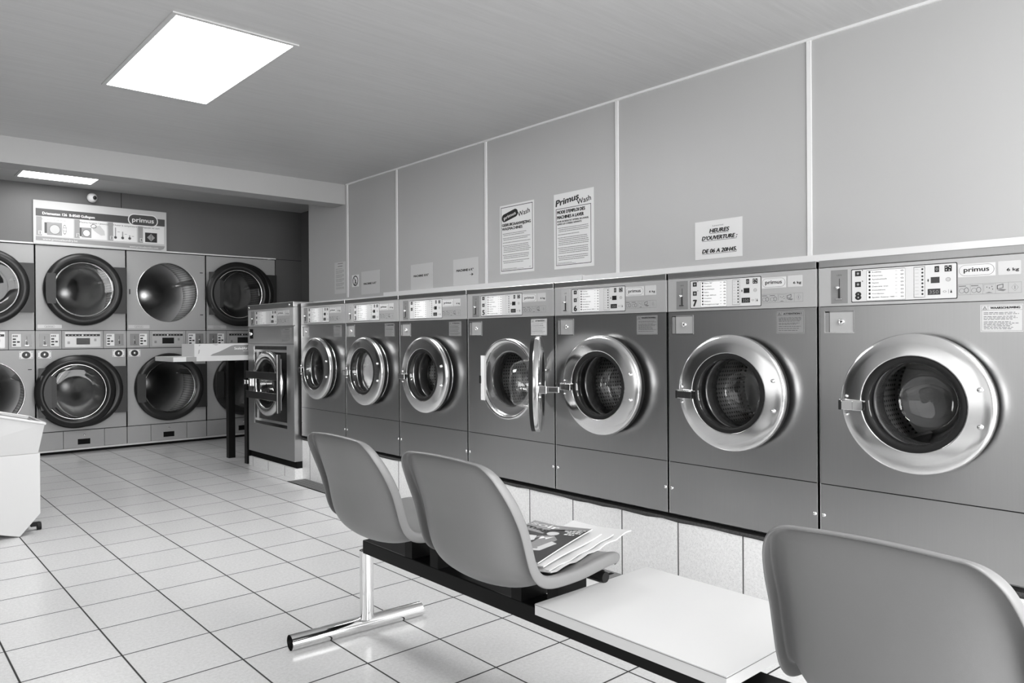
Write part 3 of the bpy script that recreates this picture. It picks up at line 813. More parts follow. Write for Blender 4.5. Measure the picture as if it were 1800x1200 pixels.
def dryer(x0, w, label, open_upper=False, open_lower=False, tumbling=()):
    t = thing('stacked_dryer', label, 'dryer', (x0, YD, 0), 0, 'stacked tumble dryers built into the back wall')
    e = .003; cx = w / 2 + .008; zu, zl = 1.547, .585
    for nm, z0, z1, cz, op in (('upper_front', 1.158, 1.952, zu, open_upper), ('lower_front', .213, .982, zl, open_lower)):
        c = MB(); front_plate(c, w - 2 * e, z0 + .002, z1 - .002, cx - e, cz, .297, 0, 'dry'); c.v = [(v[0] + e, v[1], v[2]) for v in c.v]
        F = c.build(nm, t)
        s = MB(); s.lathe(cx, cz, [(.297, 0), (.300, -.003), (.303, 0)], 'screw', n=64); s.build('opening_rim', F)
        if op:
            h = MB(); h.box(.028, .038, -.006, 0, cz - .03, cz + .02, 'black'); h.build('door_catch', F)
            h = MB(); 
            for q in (.215, -.225): h.box(w - .06, w - .03, -.003, 0, cz + q - .004, cz + q + .004, 'black')
            h.build('hinge_slot', F)
    b = MB()
    b.box(e, e + .004, 0, .8, .05, 1.95, 'gap'); b.box(w - e - .004, w - e, 0, .8, .05, 1.95, 'gap'); b.box(0, w, .8, .82, .0, 1.95, 'gap')
    b.box(-.001, e, .004, .02, .03, 1.95, 'gap'); b.box(w - e, w + .001, .004, .02, .03, 1.95, 'gap')
    b.box(e, w - e, .004, .8, .975, 1.16, 'gap'); b.box(0, w, .02, .3, 0, .045, 'gap'); b.box(e, w - e, .012, .8, .045, .22, 'gap')
    b.box(0, w, 0, .8, 1.945, 1.952, 'gap')
    b.build('cabinet', t)
    # control band
    for k, (a, c) in enumerate(((e, .215), (.219, .575), (.579, w - e))):
        p = MB(); p.box(a, c, -.002, .004, .986, 1.155, 'dry')
        if k == 1:
            p.rprism(a + .025, c - .025, 1.0, 1.145, .004, -.004, -.002, 'coin_lt')
            p.box(a + .03, c - .03, -.005, -.004, 1.103, 1.124, 'black')
            for i in range(9): p.ellipse(a + .055 + i * .03, 1.113, .004 if i != 4 else .008, .003 if i != 4 else .008, -.0056, -.005, 'white', n=10)
            p.box(a + .125, a + .235, -.006, -.004, 1.028, 1.082, 'lcd')
            p.box(a + .122, a + .238, -.005, -.004, 1.025, 1.085, 'gap')
            p.rprism(a + .045, a + .067, 1.03, 1.055, .003, -.0048, -.004, 'label'); p.rprism(a + .275, a + .295, 1.055, 1.08, .003, -.0048, -.004, 'label')
            p.build('display_module', t)
        else:
            m = a + .03 if k == 0 else a + .025
            left = k == 0
            pa = (m, m + .085) if left else (m + .075, m + .155)
            pb = (m + .09, m + .16) if left else (m, m + .07)
            p.box(pa[0], pa[1], -.0035, -.002, 1.01, 1.125, 'coin'); p.box(pb[0], pb[1], -.0035, -.002, 1.01, 1.125, 'white')
            q = (pa[0] + pa[1]) / 2
            p.box(q, q + .003, -.0045, -.0035, 1.075, 1.105, 'black'); p.lathe(q - .006, 1.062, [(0, -.014), (.006, -.014), (.007, -.0035)], 'chrome', n=12)
            p.box(q - .002, q + .006, -.006, -.0035, 1.025, 1.055, 'black'); p.box(q - .012, q + .016, -.009, -.0035, 1.019, 1.024, 'chrome')
            x = pb[0] + .006
            for zz in (1.072, 1.047, 1.02): p.box(x, x + .025, -.0045, -.0035, zz, zz + .014, 'black')
            p.box(x + .033, x + .055, -.0045, -.0035, 1.047, 1.061, 'black')
            for kx in range(3): p.box(x + kx * .014, x + .011 + kx * .014, -.0045, -.0035, 1.1, 1.115, 'greyink')
            p.build('coin_module', t)
    n = MB(); n.rprism(.018, .218, 1.178, 1.212, .002, -.002, 0, 'label_lt'); n.rprism(.075, .16, 1.183, 1.208, .012, -.0024, -.002, 'greyink'); n.rprism(.0765, .1585, 1.1845, 1.2065, .0105, -.0028, -.0024, 'label_lt')
    n.text('primus', .118, 1.191, .011, -.0032, 'greyink', width=.06, align='c', bold=.01); n.build('brand_plate', t)
    for a in (.02, w - .128):
        l = MB(); l.box(a, a + .108, -.004, 0, .90, .968, 'white'); 
        for q in (a + .008, a + .1):
            for zz in (.908, .96): l.ellipse(q, zz, .004, .004, -.005, -.004, 'black', n=8)
        l.ellipse(a + .054, .934, .034, .031, -.006, -.004, 'black', n=28)
        l.lathe(a + .054, .934, [(0, -.02), (.009, -.02), (.013, -.016), (.015, -.006)], 'chrome', n=20)
        l.build('lock_plate', t)
    for k, (a, c) in enumerate(((e, .222), (.226, .578), (.582, w - e))):
        p = MB(); p.box(a, c, -.002, .012, .045, .208, 'dry_lo')
        if k == 1:
            p.box(a + .12, a + .228, -.003, -.002, .075, .127, 'gap')
            p.lathe(a + .178, .163, [(0, -.008), (.007, -.007), (.010, -.002)], 'screw', n=14)
        p.build('lint_drawer' if k == 1 else 'base_panel', t)
    s = MB(); s.box(0, w, -.004, .012, .026, .043, 'panel_lt'); s.build('skirt', t)
    for cz in (zu, zl):
        d = MB(); d.lathe(cx, cz, [(.297, .0), (.297, .06), (.36, .075), (.36, .62)], 'ddrum', n=72)
        d.lathe(cx, cz, [(.36, .62), (.16, .64), (.15, .62), (0, .62)], 'drumback', n=56)
        for a in (PI * .12, PI * .79, PI * 1.45):
            ca, sa = math.cos(a), math.sin(a); px, pz = -sa, ca; vs = []
            for yy in (.08, .62):
                for rr, tt in ((.36, -.03), (.30, -.008), (.30, .008), (.36, .03)): vs.append((cx + ca * rr + px * tt, yy, cz + sa * rr + pz * tt))
            d.add(vs, [(0, 1, 5, 4), (1, 2, 6, 5), (2, 3, 7, 6), (0, 3, 2, 1)], 'drumback')
        o = d.build('drum', t); uv_drum(o, cx, cz, .36)
    for cz, op in ((zu, open_upper), (zl, open_lower)):
        dryer_door(t, cx if not op else w - .315, cz, w, open_=(176 if op else 0))
    return t
dryer(.521, .788, 'leftmost dryer stack, cut by the frame, its lower door swung open', open_lower=True)
dryer(1.309, .786, 'dryer stack under the instruction sign, an open door folded over its lower door')
dryer(2.095, .788, 'dryer stack with its upper drum bare and its upper door swung open', open_upper=True)
dryer(2.883, .787, 'rightmost dryer stack, mostly hidden behind the folding table and tall washer')

# ------------------------------------------------------------------ instruction sign and camera over the dryers
sg = MB(); SW, SH = 1.183, .40
sg.box(0, SW, -.006, 0, 0, SH, 'paper_g')
Y = -.0065
sg.box(.02, SW - .016, Y, 0, .255, .325, 'sign_dk'); sg.prism([(.02, .325)] + [(.085 - .065 * math.cos(a), .255 + .075 + .0 + .065 * math.sin(a) - .07) for a in [i * PI / 2 / 8 for i in range(9)]] + [(.3, .325)], Y - .0001, 0, 'sign_dk')
sg.box(.085, .9, Y - .0001, 0, .29, .325, 'sign_dk')
sg.text('Driemasten 126  B-8560 Gullegem', .075, .272, .024, Y - .0006, 'white', width=.44, bold=.02)
sg.rprism(.815, 1.10, .238, .358, .0595, Y - .0008, 0, 'white', k=10); sg.rprism(.825, 1.09, .248, .348, .0495, Y - .0012, 0, 'sign_dk', k=10)
sg.text('primus', .957, .277, .045, Y - .0018, 'white', width=.205, align='c', bold=.015)
sg.box(.02, SW - .016, Y, 0, .035, .25, 'sign_lt')
xs = [.02, .335, .63, .905, SW - .016]
for i in range(4):
    a, b = xs[i], xs[i + 1]
    sg.box(a + .004, b - .008, Y - .0003, 0, .075, .25, 'paper'); sg.box(a + .004, a + .05, Y - .0005, 0, .075, .25, 'sign_md')
    sg.box(a + .02, a + .048, Y - .0008, 0, .085, .12, 'sign_lt'); sg.text(str(i + 1), a + .034, .09, .024, Y - .0012, 'sign_dk', align='c', bold=.02)
for i, (s_, wd) in enumerate((('Remplir le séchoir', .2), ("Mettre l'argent / jeton(s)", .25), ('Choisir la température', .22), ('Appuyer sur start', .16))):
    sg.text(s_, xs[i] + .05, .222, .015, Y - .001, 'sign_dk' if i else 'sign_md', width=wd, bold=.005)
# pictures: dryer, dryer with hand, thermometers, start button
sg.box(.11, .235, Y - .001, 0, .085, .205, 'sign_md'); sg.box(.09, .11, Y - .001, 0, .1, .2, 'sign_dk'); sg.ellipse(.175, .14, .045, .045, Y - .0015, 0, 'sign_lt', n=24); sg.ellipse(.175, .14, .045, .045, Y - .0018, 0, 'sign_dk', n=24, hole=.93)
sg.ellipse(.257, .145, .016, .045, Y - .0015, 0, 'sign_dk', n=20, hole=.85); sg.box(.244, .27, Y - .0015, 0, .16, .164, 'sign_dk'); sg.box(.244, .27, Y - .0015, 0, .13, .134, 'sign_dk')
sg.box(.40, .485, Y - .001, 0, .085, .18, 'sign_md'); sg.box(.385, .4, Y - .001, 0, .095, .178, 'sign_dk'); sg.ellipse(.443, .128, .032, .032, Y - .0015, 0, 'white', n=24); sg.ellipse(.443, .128, .034, .034, Y - .0018, 0, 'sign_dk', n=24, hole=.88)
sg.ellipse(.505, .198, .026, .02, Y - .0015, 0, 'sign_dk', n=20, hole=.8); sg.prism([(.495, .19), (.56, .21), (.60, .16), (.605, .12), (.57, .115), (.53, .14), (.5, .165)], Y - .0013, 0, 'sign_lt')
for x, h in ((.7, .085), (.765, .05), (.83, .02)):
    sg.ellipse(x, .108, .013, .013, Y - .001, 0, 'sign_dk', n=16); sg.rprism(x - .005, x + .005, .11, .12 + h, .004, Y - .001, 0, 'sign_md')
    sg.box(x + .018, x + .04, Y - .001, 0, .12 + h * .5, .123 + h * .5, 'sign_dk')
sg.box(.975, 1.09, Y - .001, 0, .085, .18, 'black'); cx, cz = 1.032, .132
sg.prism([(cx - .038, cz), (cx, cz + .038), (cx + .038, cz), (cx, cz - .038)], Y - .0014, 0, 'sign_md'); sg.box(cx - .002, cx + .002, Y - .0018, 0, cz - .028, cz + .028, 'black')
sg.prism([(.02, .068), (.02, .03), (.9, .012), (SW - .06, .012), (SW - .03, .025), (SW - .016, .055)], Y - .0002, 0, 'sign_md')
sg.text('www.primuslaundry.be', .075, .036, .02, Y - .001, 'white', width=.29); sg.text('www.primuslaundry.com', .83, .022, .018, Y - .001, 'white', width=.27)
o = sg.build('instruction_sign', loc=(1.297, YD - .0125, 1.958)); tag(o, 'long white and grey dryer instruction sign above the dryers', 'sign')
cm = thing('security_camera', 'small white dome camera on the wall above the sign', 'camera', (1.786, YD, 2.425))
s = MB(); s.lathe(0, 0, [(0, -.09), (.015, -.088), (.032, -.076), (.043, -.055), (.045, -.04), (.042, -.022), (.034, -.008), (.03, 0)], 'white', n=32); s.build('housing', cm)
s = MB(); s.lathe(.012, -.004, [(0, -.096), (.014, -.094), (.019, -.084)], 'black', n=24); s.build('lens', cm)

# ------------------------------------------------------------------ papers on the right wall (local x runs to the viewer's right)
def sheet(name, label, cat, y_left, z0, w, h, draw, group=None, base='paper'):
    q = MB(); q.box(0, w, -.0015, 0, 0, h, base); draw(q, w, h, -.002)
    o = q.build(name, loc=(WX - .001, y_left, z0), rot=(0, 0, -PI / 2)); tag(o, label, cat, group); return o
def frame(q, x0, x1, z0, z1, t, y, m):
    q.box(x0, x1, y, -.001, z0, z0 + t, m); q.box(x0, x1, y, -.001, z1 - t, z1, m); q.box(x0, x0 + t, y, -.001, z0, z1, m); q.box(x1 - t, x1, y, -.001, z0, z1, m)
def p_machine(s_, arrow=False, f=.5):
    def draw(q, w, h, y):
        q.text(s_, w * .14, h * f, .0165, y, 'black', width=w * .68, bold=.05)
        if arrow:
            q.box(w * .68, w * .76, y, -.001, h * (f - .155), h * (f - .14), 'black'); q.prism([(w * .75, h * (f - .20)), (w * .82, h * (f - .148)), (w * .75, h * (f - .09))], y, -.001, 'black')
    return draw
sheet('notice', 'plain sheet reading MACHINE 16 K, nearest to the no smoking sticker', 'notice', 5.836, 1.464, .304, .206, p_machine('MACHINE 16 K°', f=.42), 'machine size notices', 'paper_g')
sheet('notice', 'plain sheet reading MACHINE 10 K above machine 4', 'notice', 5.057, 1.464, .302, .208, p_machine('MACHINE 10 K°', f=.5), 'machine size notices', 'paper_g')
sheet('notice', 'plain sheet reading MACHINE 6 K with a small arrow', 'notice', 4.491, 1.468, .296, .2, p_machine('MACHINE 6 K°', True, .52), 'machine size notices', 'paper_g')
def d_list(q, w, h, y):
    scribble(q, w * .3, w * .75, h * .94, .005, y, 'black', 1); q.box(w * .3, w * .72, y, -.001, h * .86, h * .875, 'black')
    z = h * .78; i = 0
    while z > h * .12:
        scribble(q, w * .12, w * (.85 if i % 3 else .7), z, .0035, y, 'greyink', i + 5); z -= .0115 if i % 3 else .017; i += 1
sheet('notice', 'narrow sheet of small print beside the corner trim, leftmost paper', 'notice', 6.321, 1.493, .207, .298, d_list, None, 'paper_g')
def d_smoke(q, w, h, y):
    q.ellipse(w / 2, h / 2, w * .4, w * .4, y, -.001, 'black', n=32, hole=.8)
    T = Matrix.Translation((w / 2, 0, h / 2)) @ Matrix.Rotation(math.radians(-52), 4, 'Y')
    q.box(-w * .36, w * .36, y - .0002, -.001, -.004, .004, 'black', T=Matrix.Translation((w / 2, 0, h / 2)) @ Matrix.Rotation(math.radians(52), 4, 'Y'))
    q.box(-w * .24, w * .18, y - .0001, -.001, -.007, .007, 'black', T=Matrix.Translation((w / 2, 0, h / 2 - .01)) @ Matrix.Rotation(math.radians(-70), 4, 'Y'))
sheet('sticker', 'small white no smoking sticker with a black crossed circle', 'sticker', 6.0, 1.541, .12, .11, d_smoke, None, 'paper')
def d_hours(q, w, h, y):
    q.text('Lavomat', w * .5, h * .84, .0085, y, 'greyink', width=w * .23, align='c', shear=.1)
    for s_, z, wd in (('HEURES', .685, .40), ("D'OUVERTURE :", .50, .73), ('DE 06 A 20H45.', .16, .72)):
        q.text(s_, w * .52, h * z, .0205, y, 'black', width=w * wd, align='c', bold=.045, shear=.25)
        q.box(w * (.52 - wd / 2), w * (.52 + wd / 2), y, -.001, h * z - .0065, h * z - .0045, 'black')
sheet('notice', 'white sheet with the opening hours in bold slanted capitals', 'notice', 2.348, 1.488, .284, .207, d_hours)
def body_text(q, x0, x1, z1, lines, y, ink, seed):
    rnd = random.Random(seed); z = z1
    for n_ in lines:
        for i in range(n_):
            scribble(q, x0 + (.008 if i else 0), x1 - rnd.uniform(.0, .3) * (x1 - x0) * (1 if i == n_ - 1 else .3), z, .0042, y, ink, rnd.random()); z -= .0115
        z -= .009
    return z
def d_p1(q, w, h, y):
    frame(q, .012, w - .012, .018, h - .014, .004, y, 'black')
    T = Matrix.Translation((.104, 0, h - .078)) @ Matrix.Rotation(math.radians(-13), 4, 'Y')
    q.rprism(-.084, .084, -.028, .028, .0275, y - .0003, -.001, 'black', k=8, T=T)
    q.text('primus', 0, -.011, .0225, y - .0007, 'white', width=.125, align='c', bold=.02, T=T)
    q.text('Wash', .19, h - .098, .034, y, 'black', width=.118, bold=.012, ang=.16)
    q.text('GEBRUIKSAANWIJZING', .024, h - .150, .019, y, 'black', width=w - .055, bold=.04)
    q.text('WASMACHINES', .024, h - .178, .019, y, 'black', width=w * .6, bold=.04)
    z = body_text(q, .03, w - .07, h - .205, [2], y, 'greyink', 3)
    body_text(q, .03, w - .03, z, [2, 1, 5, 3, 2], y, 'greyink', 4)
    scribble(q, .026, w * .5, .034, .0025, y, 'greyink', 9); scribble(q, .026, w * .7, .028, .0025, y, 'greyink', 10); scribble(q, w - .05, w - .03, .034, .003, y, 'greyink', 11)
sheet('poster', 'framed Dutch washing instructions poster with a black oval logo', 'poster', 3.95, 1.52, .345, .486, d_p1, 'washing instruction posters')
def d_p2(q, w, h, y):
    frame(q, .018, w - .022, .022, h - .098, .0035, y, 'black')
    q.text('Primus', .018, h - .082, .04, y, 'black', width=.20, bold=.035, shear=.25, ang=.13)
    q.text('Wash', .205, h - .092, .034, y, 'black', width=.118, bold=.012, ang=.13)
    q.text("MODE D'EMPLOI DES", .03, h - .132, .0205, y, 'black', width=w * .70, bold=.045)
    q.text('MACHINES A LAVER', .03, h - .165, .0205, y, 'black', width=w * .67, bold=.045)
    q.text('POUR UN RESULTAT OPTIMAL DE LAVAGE,', .03, h - .188, .0105, y, 'black', width=w * .79, bold=.04)
    q.text('SUIVEZ LES CONSEILS SUIVANTS:', .03, h - .205, .0105, y, 'black', width=w * .62, bold=.04)
    body_text(q, .034, w - .04, h - .228, [3, 1, 5, 4, 3], y, 'greyink', 8)
    scribble(q, .03, w * .45, .038, .0025, y, 'greyink', 9); scribble(q, .03, w * .55, .031, .0025, y, 'greyink', 10)
sheet('poster', 'French washing instructions poster with the logo above its frame', 'poster', 3.417, 1.515, .343, .493, d_p2, 'washing instruction posters')

# ------------------------------------------------------------------ the waiting bench: beam, leg, three shells, table top
bench = thing('waiting_bench', 'beam bench with grey plastic seats and a white table top, facing the washers', 'bench', (1.444, 1.0, 0))
bx, by = 1.444, 1.0
MB().box(-.03, .07, -.95, 1.313, .297, .345, 'beam').build('beam', bench, bevel=.003, label='black square steel beam')
def bench_leg(y):
    l = MB()
    l.tube((0, y, .05), (0, y, .298), .0255, 'chrome', n=28)
    L = l.build('leg', bench, label='chrome post on a chrome foot tube')
    f = MB()
    n = 28
    f.tube((-.29, y + .03, .0275), (.24, y - .0, .0275), .0265, 'chrome', n=n, cap=False)
    f.tube((-.288, y + .03, .0275), (.238, y - .0, .0275), .0235, 'black', n=n, cap=False)
    F = f.build('foot_tube', L)
bench_leg(1.335); bench_leg(-.83)

def shell(yc, ws=1.0, nm='seat_shell'):
    # side profile: (x, z, half width, bulge), from the top of the back to the seat lip
    P = [(1.112, .783, .136, .004), (1.114, .779, .150, .008), (1.118, .772, .163, .014), (1.125, .760, .175, .022), (1.135, .743, .185, .030), (1.150, .718, .193, .039), (1.167, .688, .199, .047), (1.190, .640, .203, .056), (1.206, .585, .205, .062),
         (1.218, .545, .206, .064), (1.234, .520, .207, .062), (1.262, .507, .207, .056), (1.31, .503, .206, .048), (1.38, .504, .204, .043), (1.45, .510, .199, .036), (1.51, .512, .192, .026),
         (1.545, .503, .182, .014), (1.562, .486, .168, .004), (1.568, .466, .150, .000)]
    P = [(x, z, w * ws, b) for x, z, w, b in P]
    # refine with Catmull-Rom
    Q = []
    for i in range(len(P) - 1):
        p0 = P[max(0, i - 1)]; p1 = P[i]; p2 = P[i + 1]; p3 = P[min(len(P) - 1, i + 2)]
        for k in range(3):
            t = k / 3
            Q.append(tuple(.5 * ((2 * p1[j]) + (-p0[j] + p2[j]) * t + (2 * p0[j] - 5 * p1[j] + 4 * p2[j] - p3[j]) * t * t + (-p0[j] + 3 * p1[j] - 3 * p2[j] + p3[j]) * t ** 3) for j in range(4)))
    Q.append(P[-1])
    us = [0, .2, .4, .55, .67, .76, .83, .88, .925, .96, 1.0]
    bs = [1, .975, .90, .80, .66, .50, .33, .18, .06, .0, .0]
    row = [(-u, b) for u, b in list(zip(us, bs))[::-1]][:-1] + list(zip(us, bs))
    vs = []; m = len(row); nrm = []
    for i, (x, z, hw, bu) in enumerate(Q):
        a = Q[max(0, i - 1)]; b = Q[min(len(Q) - 1, i + 1)]
        tx, tz = b[0] - a[0], b[1] - a[1]; L = math.hypot(tx, tz); nx, nz = tz / L, -tx / L   # towards the back / underside
        if i < 12:
            f_ = i / 12; nx = -1 * (1 - f_) + nx * f_; nz = nz * f_; L = math.hypot(nx, nz); nx /= L; nz /= L
        nrm.append(Vector((nx, 0, nz)))
        arch = .006 * (1 - i / 10) if i < 10 else 0
        for u, bb in row:
            vs.append(Vector((x + nx * bb * bu - bx, yc + u * hw - by, z + nz * bb * bu - arch * u * u)))
    k = len(Q)
    fs = [(i * m + j, (i + 1) * m + j, (i + 1) * m + j + 1, i * m + j + 1) for i in range(k - 1) for j in range(m - 1)]
    # rim: the edge turns over and runs back as a skirt along both sides and the top
    loop = [(i * m, i) for i in range(k - 1, -1, -1)] + [(j, 0) for j in range(1, m)] + [(i * m + m - 1, i) for i in range(1, k)]
    cen = Vector((1.22 - bx, yc - by, .6)); rings = [[v for v, _ in loop]]
    outs = []
    for q_, (v, i) in enumerate(loop):
        t_ = (vs[loop[min(q_ + 1, len(loop) - 1)][0]] - vs[loop[max(q_ - 1, 0)][0]]).normalized()
        o_ = t_.cross(nrm[i]).normalized()
        side = Vector((0, vs[v].y - (yc - by), 0)) + (Vector((0, 0, .3)) if i < 10 else Vector((0, 0, 0)))
        if o_.dot(side) < 0: o_ = -o_
        outs.append(o_)
    for sk, ot in ((.002, .0022), (.007, .0038), (.016, .0040), (.027, .0030)):
        r_ = []
        for q_, (v, i) in enumerate(loop):
            f_ = .62 + .38 * min(1, i / 20)
            if i > k - 8: f_ *= max(.15, (k - 1 - i) / 7)
            r_.append(len(vs)); vs.append(vs[v] + nrm[i] * sk * f_ + outs[q_] * ot)
        rings.append(r_)
    for A_, B_ in zip(rings, rings[1:]):
        for q_ in range(len(loop) - 1): fs.append((A_[q_], A_[q_ + 1], B_[q_ + 1], B_[q_]))
    q = MB(); q.add(vs, fs, 'chair', True)
    o = q.build(nm, bench, solid=.0045, subsurf=1)
    return o
for yc, lb in ((1.955, 'empty seat at the far end of the bench'), (1.435, 'seat with magazines on it'), (.445, 'scratched seat back nearest the camera')):
    S = shell(yc, .885 if yc < 1 else 1.0); S['label'] = lb
    for o_ in (-.07, .07):
        b = MB(); b.box(-.03, .08, yc + o_ - .02 - by, yc + o_ + .02 - by, .345, .452, 'beam'); K = b.build('seat_bracket', bench)
        if o_ < 0:
            b = MB(); b.tube((.065, yc - .08 - by, .445), (.065, yc - .17 - by, .445), .014, 'rubber', n=14); b.build('rubber_stop', K)
tt = MB(); tt.box(1.262 - bx, 1.70 - bx, .767 - by, 1.278 - by, .405, .43, 'edge'); tt.box(1.2625 - bx, 1.6995 - bx, .7675 - by, 1.2775 - by, .43, .4315, 'white_lam')
tt.box(1.2612 - bx, 1.7008 - bx, .7662 - by, 1.2788 - by, .4285, .4297, 'greyink')
tt.build('table_top', bench, label='white laminate table top')
for y_ in (.87, 1.17):
    tb = MB(); tb.box(-.03, .12, y_ - .02 - by, y_ + .02 - by, .345, .405, 'beam'); tb.build('table_bracket', bench)

# ------------------------------------------------------------------ magazines on the second seat
def bent_sheet(name, label, cat, O, eu, ev, w, h, zf, mats, draw=None, thick=.004, group=None):
    """a limp booklet: eu, ev unit directions in plan, zf(u, v) height"""
    eu = Vector((*eu, 0)).normalized(); ev = Vector((*ev, 0)).normalized(); O = Vector(O)
    def mp(q):
        x, y, z = q; p = O + eu * x + ev * z
        return (p.x, p.y, zf(x / w, z / h) - y)
    q = MB(); n = 14; vs = []; vb = []
    for i in range(n + 1):
        for j in range(n + 1):
            vs.append(mp((w * i / n, -thick, h * j / n)) if True else 0)
    for i in range(n + 1):
        for j in range(n + 1): vb.append(mp((w * i / n, 0, h * j / n)))
    # top faces up: y = -thick lifts
    q.add(vs, [(i * (n + 1) + j, (i + 1) * (n + 1) + j, (i + 1) * (n + 1) + j + 1, i * (n + 1) + j + 1) for i in range(n) for j in range(n)], mats[0], True)
    q.add(vb, [(i * (n + 1) + j, i * (n + 1) + j + 1, (i + 1) * (n + 1) + j + 1, (i + 1) * (n + 1) + j) for i in range(n) for j in range(n)], mats[1], True)
    allv = vs + vb; k = (n + 1) ** 2; fs = []
    for i in range(n):
        a, b = i * (n + 1), (i + 1) * (n + 1); fs.append((a, a + k, b + k, b)); fs.append((a + n, b + n, b + n + k, a + n + k))
        fs.append((i, i + 1, i + 1 + k, i + k)); c = n * (n + 1); fs.append((c + i, c + i + k, c + i + 1 + k, c + i + 1))
    q.add(allv, fs, mats[1])
    if draw: draw(q, mp, w, h, -thick)
    o = q.build(name); tag(o, label, cat, group); return o
def poly(q, mp, pts, y, m):
    q.add([mp((a, y, b)) for a, b in pts], [list(range(len(pts)))], m)
def cover(q, mp, w, h, t):
    def P(pts, lay, m):
        # fan with subdivision so that the print follows the bend
        cx = sum(p[0] for p in pts) / len(pts); cy = sum(p[1] for p in pts) / len(pts)
        for i in range(len(pts)):
            a, b = pts[i], pts[(i + 1) % len(pts)]
            K = 4
            for r in range(K):
                f0, f1 = r / K, (r + 1) / K
                A0 = (cx + (a[0] - cx) * f0, cy + (a[1] - cy) * f0); A1 = (cx + (a[0] - cx) * f1, cy + (a[1] - cy) * f1)
                B0 = (cx + (b[0] - cx) * f0, cy + (b[1] - cy) * f0); B1 = (cx + (b[0] - cx) * f1, cy + (b[1] - cy) * f1)
                q.add([mp((x * w, t - .00015 * lay, z * h)) for x, z in (A0, A1, B1, B0)], [(0, 1, 2, 3)], m)
    def E(cx, cz, rx, rz, lay, m, n=14): P([(cx + rx * math.cos(2 * PI * i / n), cz + rz * math.sin(2 * PI * i / n)) for i in range(n)], lay, m)
    P([(.0, .70), (.42, .70), (.42, 1), (0, 1)], 1, 'cover_a'); P([(.42, .86), (1, .93), (1, 1), (.42, 1)], 1, 'cover_a')
    P([(.0, .52), (.22, .54), (.2, .68), (0, .67)], 1, 'cover_a'); E(.09, .6, .07, .04, 2, 'white')
    # a seated figure with folded arms, kept generic
    P([(.42, .62), (.62, .70), (.78, .58), (.74, .30), (.40, .26)], 1, 'cover_a')
    E(.56, .76, .12, .085, 2, 'cover_b'); E(.56, .745, .095, .06, 3, 'skin'); P([(.46, .65), (.56, .6), (.66, .66), (.60, .56), (.56, .62), (.5, .54)], 2, 'white')
    P([(.16, .56), (.4, .62), (.46, .50), (.3, .36), (.12, .34)], 2, 'skin'); P([(.74, .52), (.86, .48), (.78, .26), (.52, .22), (.5, .30), (.68, .34)], 2, 'skin')
    P([(.2, .34), (.5, .36), (.56, .27), (.3, .22), (.16, .26)], 3, 'skin')
    P([(.08, .1), (.5, .2), (.62, .14), (.4, .04), (.1, .02)], 1, 'cover_a')
    def m2(p): return mp((p[0], t - .0006, p[2]))
    q.text('soir', .05 * w, .875 * h, .10 * h, 0, 'white', width=.46 * w, bold=.024, mapf=m2)
    q.text('mag', .05 * w, .765 * h, .085 * h, 0, 'cover_b', width=.40 * w, bold=.024, mapf=m2)
    rnd = random.Random(5)
    for z, x0, x1, hh in ((.9, .62, .97, .02), (.85, .66, .95, .03), (.80, .74, .96, .03), (.745, .74, .9, .03), (.16, .05, .2, .03), (.1, .05, .16, .03), (.05, .05, .3, .015)):
        x = x0
        while x < x1:
            wd = min(rnd.uniform(.03, .07), x1 - x); P([(x, z), (x + wd, z), (x + wd, z + hh), (x, z + hh)], 3, 'white'); x += wd + .015
base = lambda u, v: .4635 + .02 * v + .012 * (2 * u - 1) ** 2 * .4
bent_sheet('newspaper', 'white loose newspaper lowest in the pile, sticking out past the seat', 'newspaper', (1.315, 1.50, 0), (.10, -1), (1, .10), .205, .37,
           lambda u, v: .016 * max(0, u - .45) + .472 + .036 * v ** 1.4 + .0022 * math.sin(v * 26 + 3 * u) * (.3 + u) + .004 * (2 * u - 1) ** 2, ('paper_g', 'paper_g'), thick=.003)
bent_sheet('newspaper', 'creased newspaper just under the magazines, only its edge showing', 'newspaper', (1.318, 1.505, 0), (.12, -1), (1, .13), .20, .30,
           lambda u, v: .016 * max(0, u - .45) + .478 + .030 * v ** 1.3 + .0015 * math.sin(v * 20 + 5 * u), ('paper_g', 'paper_g'), thick=.003)
bent_sheet('magazine', 'pale edged magazine lying directly under the dark covered one', 'magazine', (1.312, 1.52, 0), (.12, -1), (1, .17), .20, .285, lambda u, v: .016 * max(0, u - .45) + .484 + .024 * v + .002 * math.sin(6 * v), ('paper_g', 'paper_g'), thick=.0035, group='pile of magazines on the second seat')
bent_sheet('magazine', 'dark covered magazine titled soir mag, topmost of the pile', 'magazine', (1.305, 1.54, 0), (.13, -1), (1, .22), .205, .285, lambda u, v: .016 * max(0, u - .45) + .491 + .020 * v + .006 * (1 - u) + .014 * max(0, u - .6) * v + .002 * math.sin(PI * v), ('cover_b', 'paper_g'), cover, thick=.003, group='pile of magazines on the second seat')

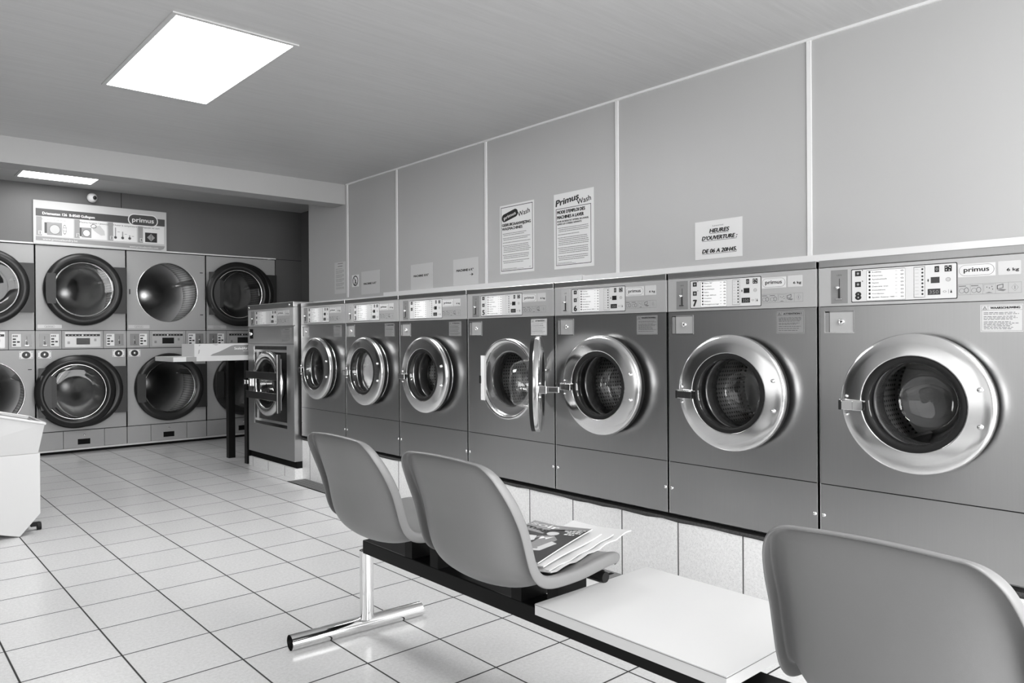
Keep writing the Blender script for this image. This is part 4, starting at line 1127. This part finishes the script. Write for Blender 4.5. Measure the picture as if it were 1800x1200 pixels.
# ------------------------------------------------------------------ folding table and carton at the back
ft = thing('folding_table', 'white topped table on black legs standing before the right dryers', 'table', (1.985, 6.10, 0))
q = MB(); q.box(0, 1.48, 0, .46, .888, .925, 'white_lam'); q.box(.102, .185, -.001, .0, .888, .925, 'label'); q.build('table_top', ft, bevel=.002)
for x, y in ((.645, .04), (.645, .44)):
    q = MB(); q.box(x - .03, x + .03, y - .028, y + .028, 0, .888, 'beam'); q.build('leg', ft, label='black square leg')
for x, y in ((1.38, .04), (1.38, .44)):
    q = MB(); q.box(x - .03, x + .03, y - .028, y + .028, 0, .888, 'beam'); q.build('leg', ft, label='black square leg')
bxo = thing('carton', 'long low white and grey box lying on the table by the dryers', 'box', (2.155, 6.105, .925))
q = MB(); q.box(0, .5, 0, .3, 0, .105, 'white_lam')
q.prism([(.13, .006), (.49, .006), (.49, .094), (.34, .094), (.31, .087), (.27, .068), (.21, .04), (.15, .02)], -.001, 0, 'coin')
q.text('SealedAir', .335, .055, .02, -.002, 'white', width=.115, bold=.01)
q.prism([(.456, .085), (.456, .05), (.481, .068)], -.002, -.001, 'white'); q.prism([(.460, .077), (.460, .058), (.473, .068)], -.003, -.002, 'sign_md')
scribble(q, .41, .47, .04, .003, -.002, 'white', 3)
q.prism([(.03, .02), (.04, .03), (.045, .06), (.035, .055)], -.001, 0, 'sign_md'); q.prism([(.035, .085), (.045, .09), (.05, .1), (.04, .098)], -.001, 0, 'sign_md'); q.prism([(.15, .1), (.2, .1), (.18, .092)], -.001, 0, 'sign_md')
q.build('carton_body', bxo, bevel=.002)

# ------------------------------------------------------------------ white trough cart at the left edge
ct = thing('laundry_cart', 'white plastic trough on a white pedestal, cut by the left edge', 'cart', (.705, 4.69, 0))
q = MB(); q.prism([(-.42, .12), (0, .0), (.10, .115), (.10, .449), (-.42, .449)], 0, .36, 'cart'); q.build('pedestal', ct, bevel=.004)
q = MB()
def ring_pts(ins, z_l, z_r, dy0, dy1, xl, xr): return [(xl + ins, dy0 + ins, z_l), (xr - ins, dy0 + ins, z_r), (xr - ins, dy1 - ins, z_r), (xl + ins, dy1 - ins, z_l)]
A = ring_pts(0, .45, .45, .0, .36, -.5, .09); Bq = ring_pts(0, .78, .612, -.03, .42, -.56, .118); Cq = ring_pts(.012, .775, .607, -.03, .42, -.56, .118); Dq = ring_pts(.02, .48, .48, .0, .36, -.5, .09)
q.add(A + Bq, [(0, 1, 2, 3), (0, 4, 5, 1), (1, 5, 6, 2), (2, 6, 7, 3), (3, 7, 4, 0)], 'cart')
q.add(Bq + Cq, [(0, 4, 5, 1), (1, 5, 6, 2), (2, 6, 7, 3), (3, 7, 4, 0)], 'cart')
q.add(Cq + Dq, [(0, 4, 5, 1), (1, 5, 6, 2), (2, 6, 7, 3), (3, 7, 4, 0), (4, 7, 6, 5)], 'cart_in')
Tq = q.build('trough', ct)
q = MB(); 
for a, b in ((Bq[0], Bq[1]), (Bq[1], Bq[2]), (Bq[2], Bq[3]), (Bq[3], Bq[0])): q.tube(a, b, .008, 'cart', n=10)
q.build('rim', ct)
for x, y in ((.112, .12), (-.06, .12), (-.36, .3), (-.36, .05)):
    q = MB(); q.tube((x - .01, y, .022), (x + .01, y, .022), .022, 'rubber', n=16); q.box(x - .012 - (.03 if x > 0 else 0), x + .004, y - .01, y + .01, .022, .045 if x > 0 else .13, 'rubber'); q.build('caster', ct)
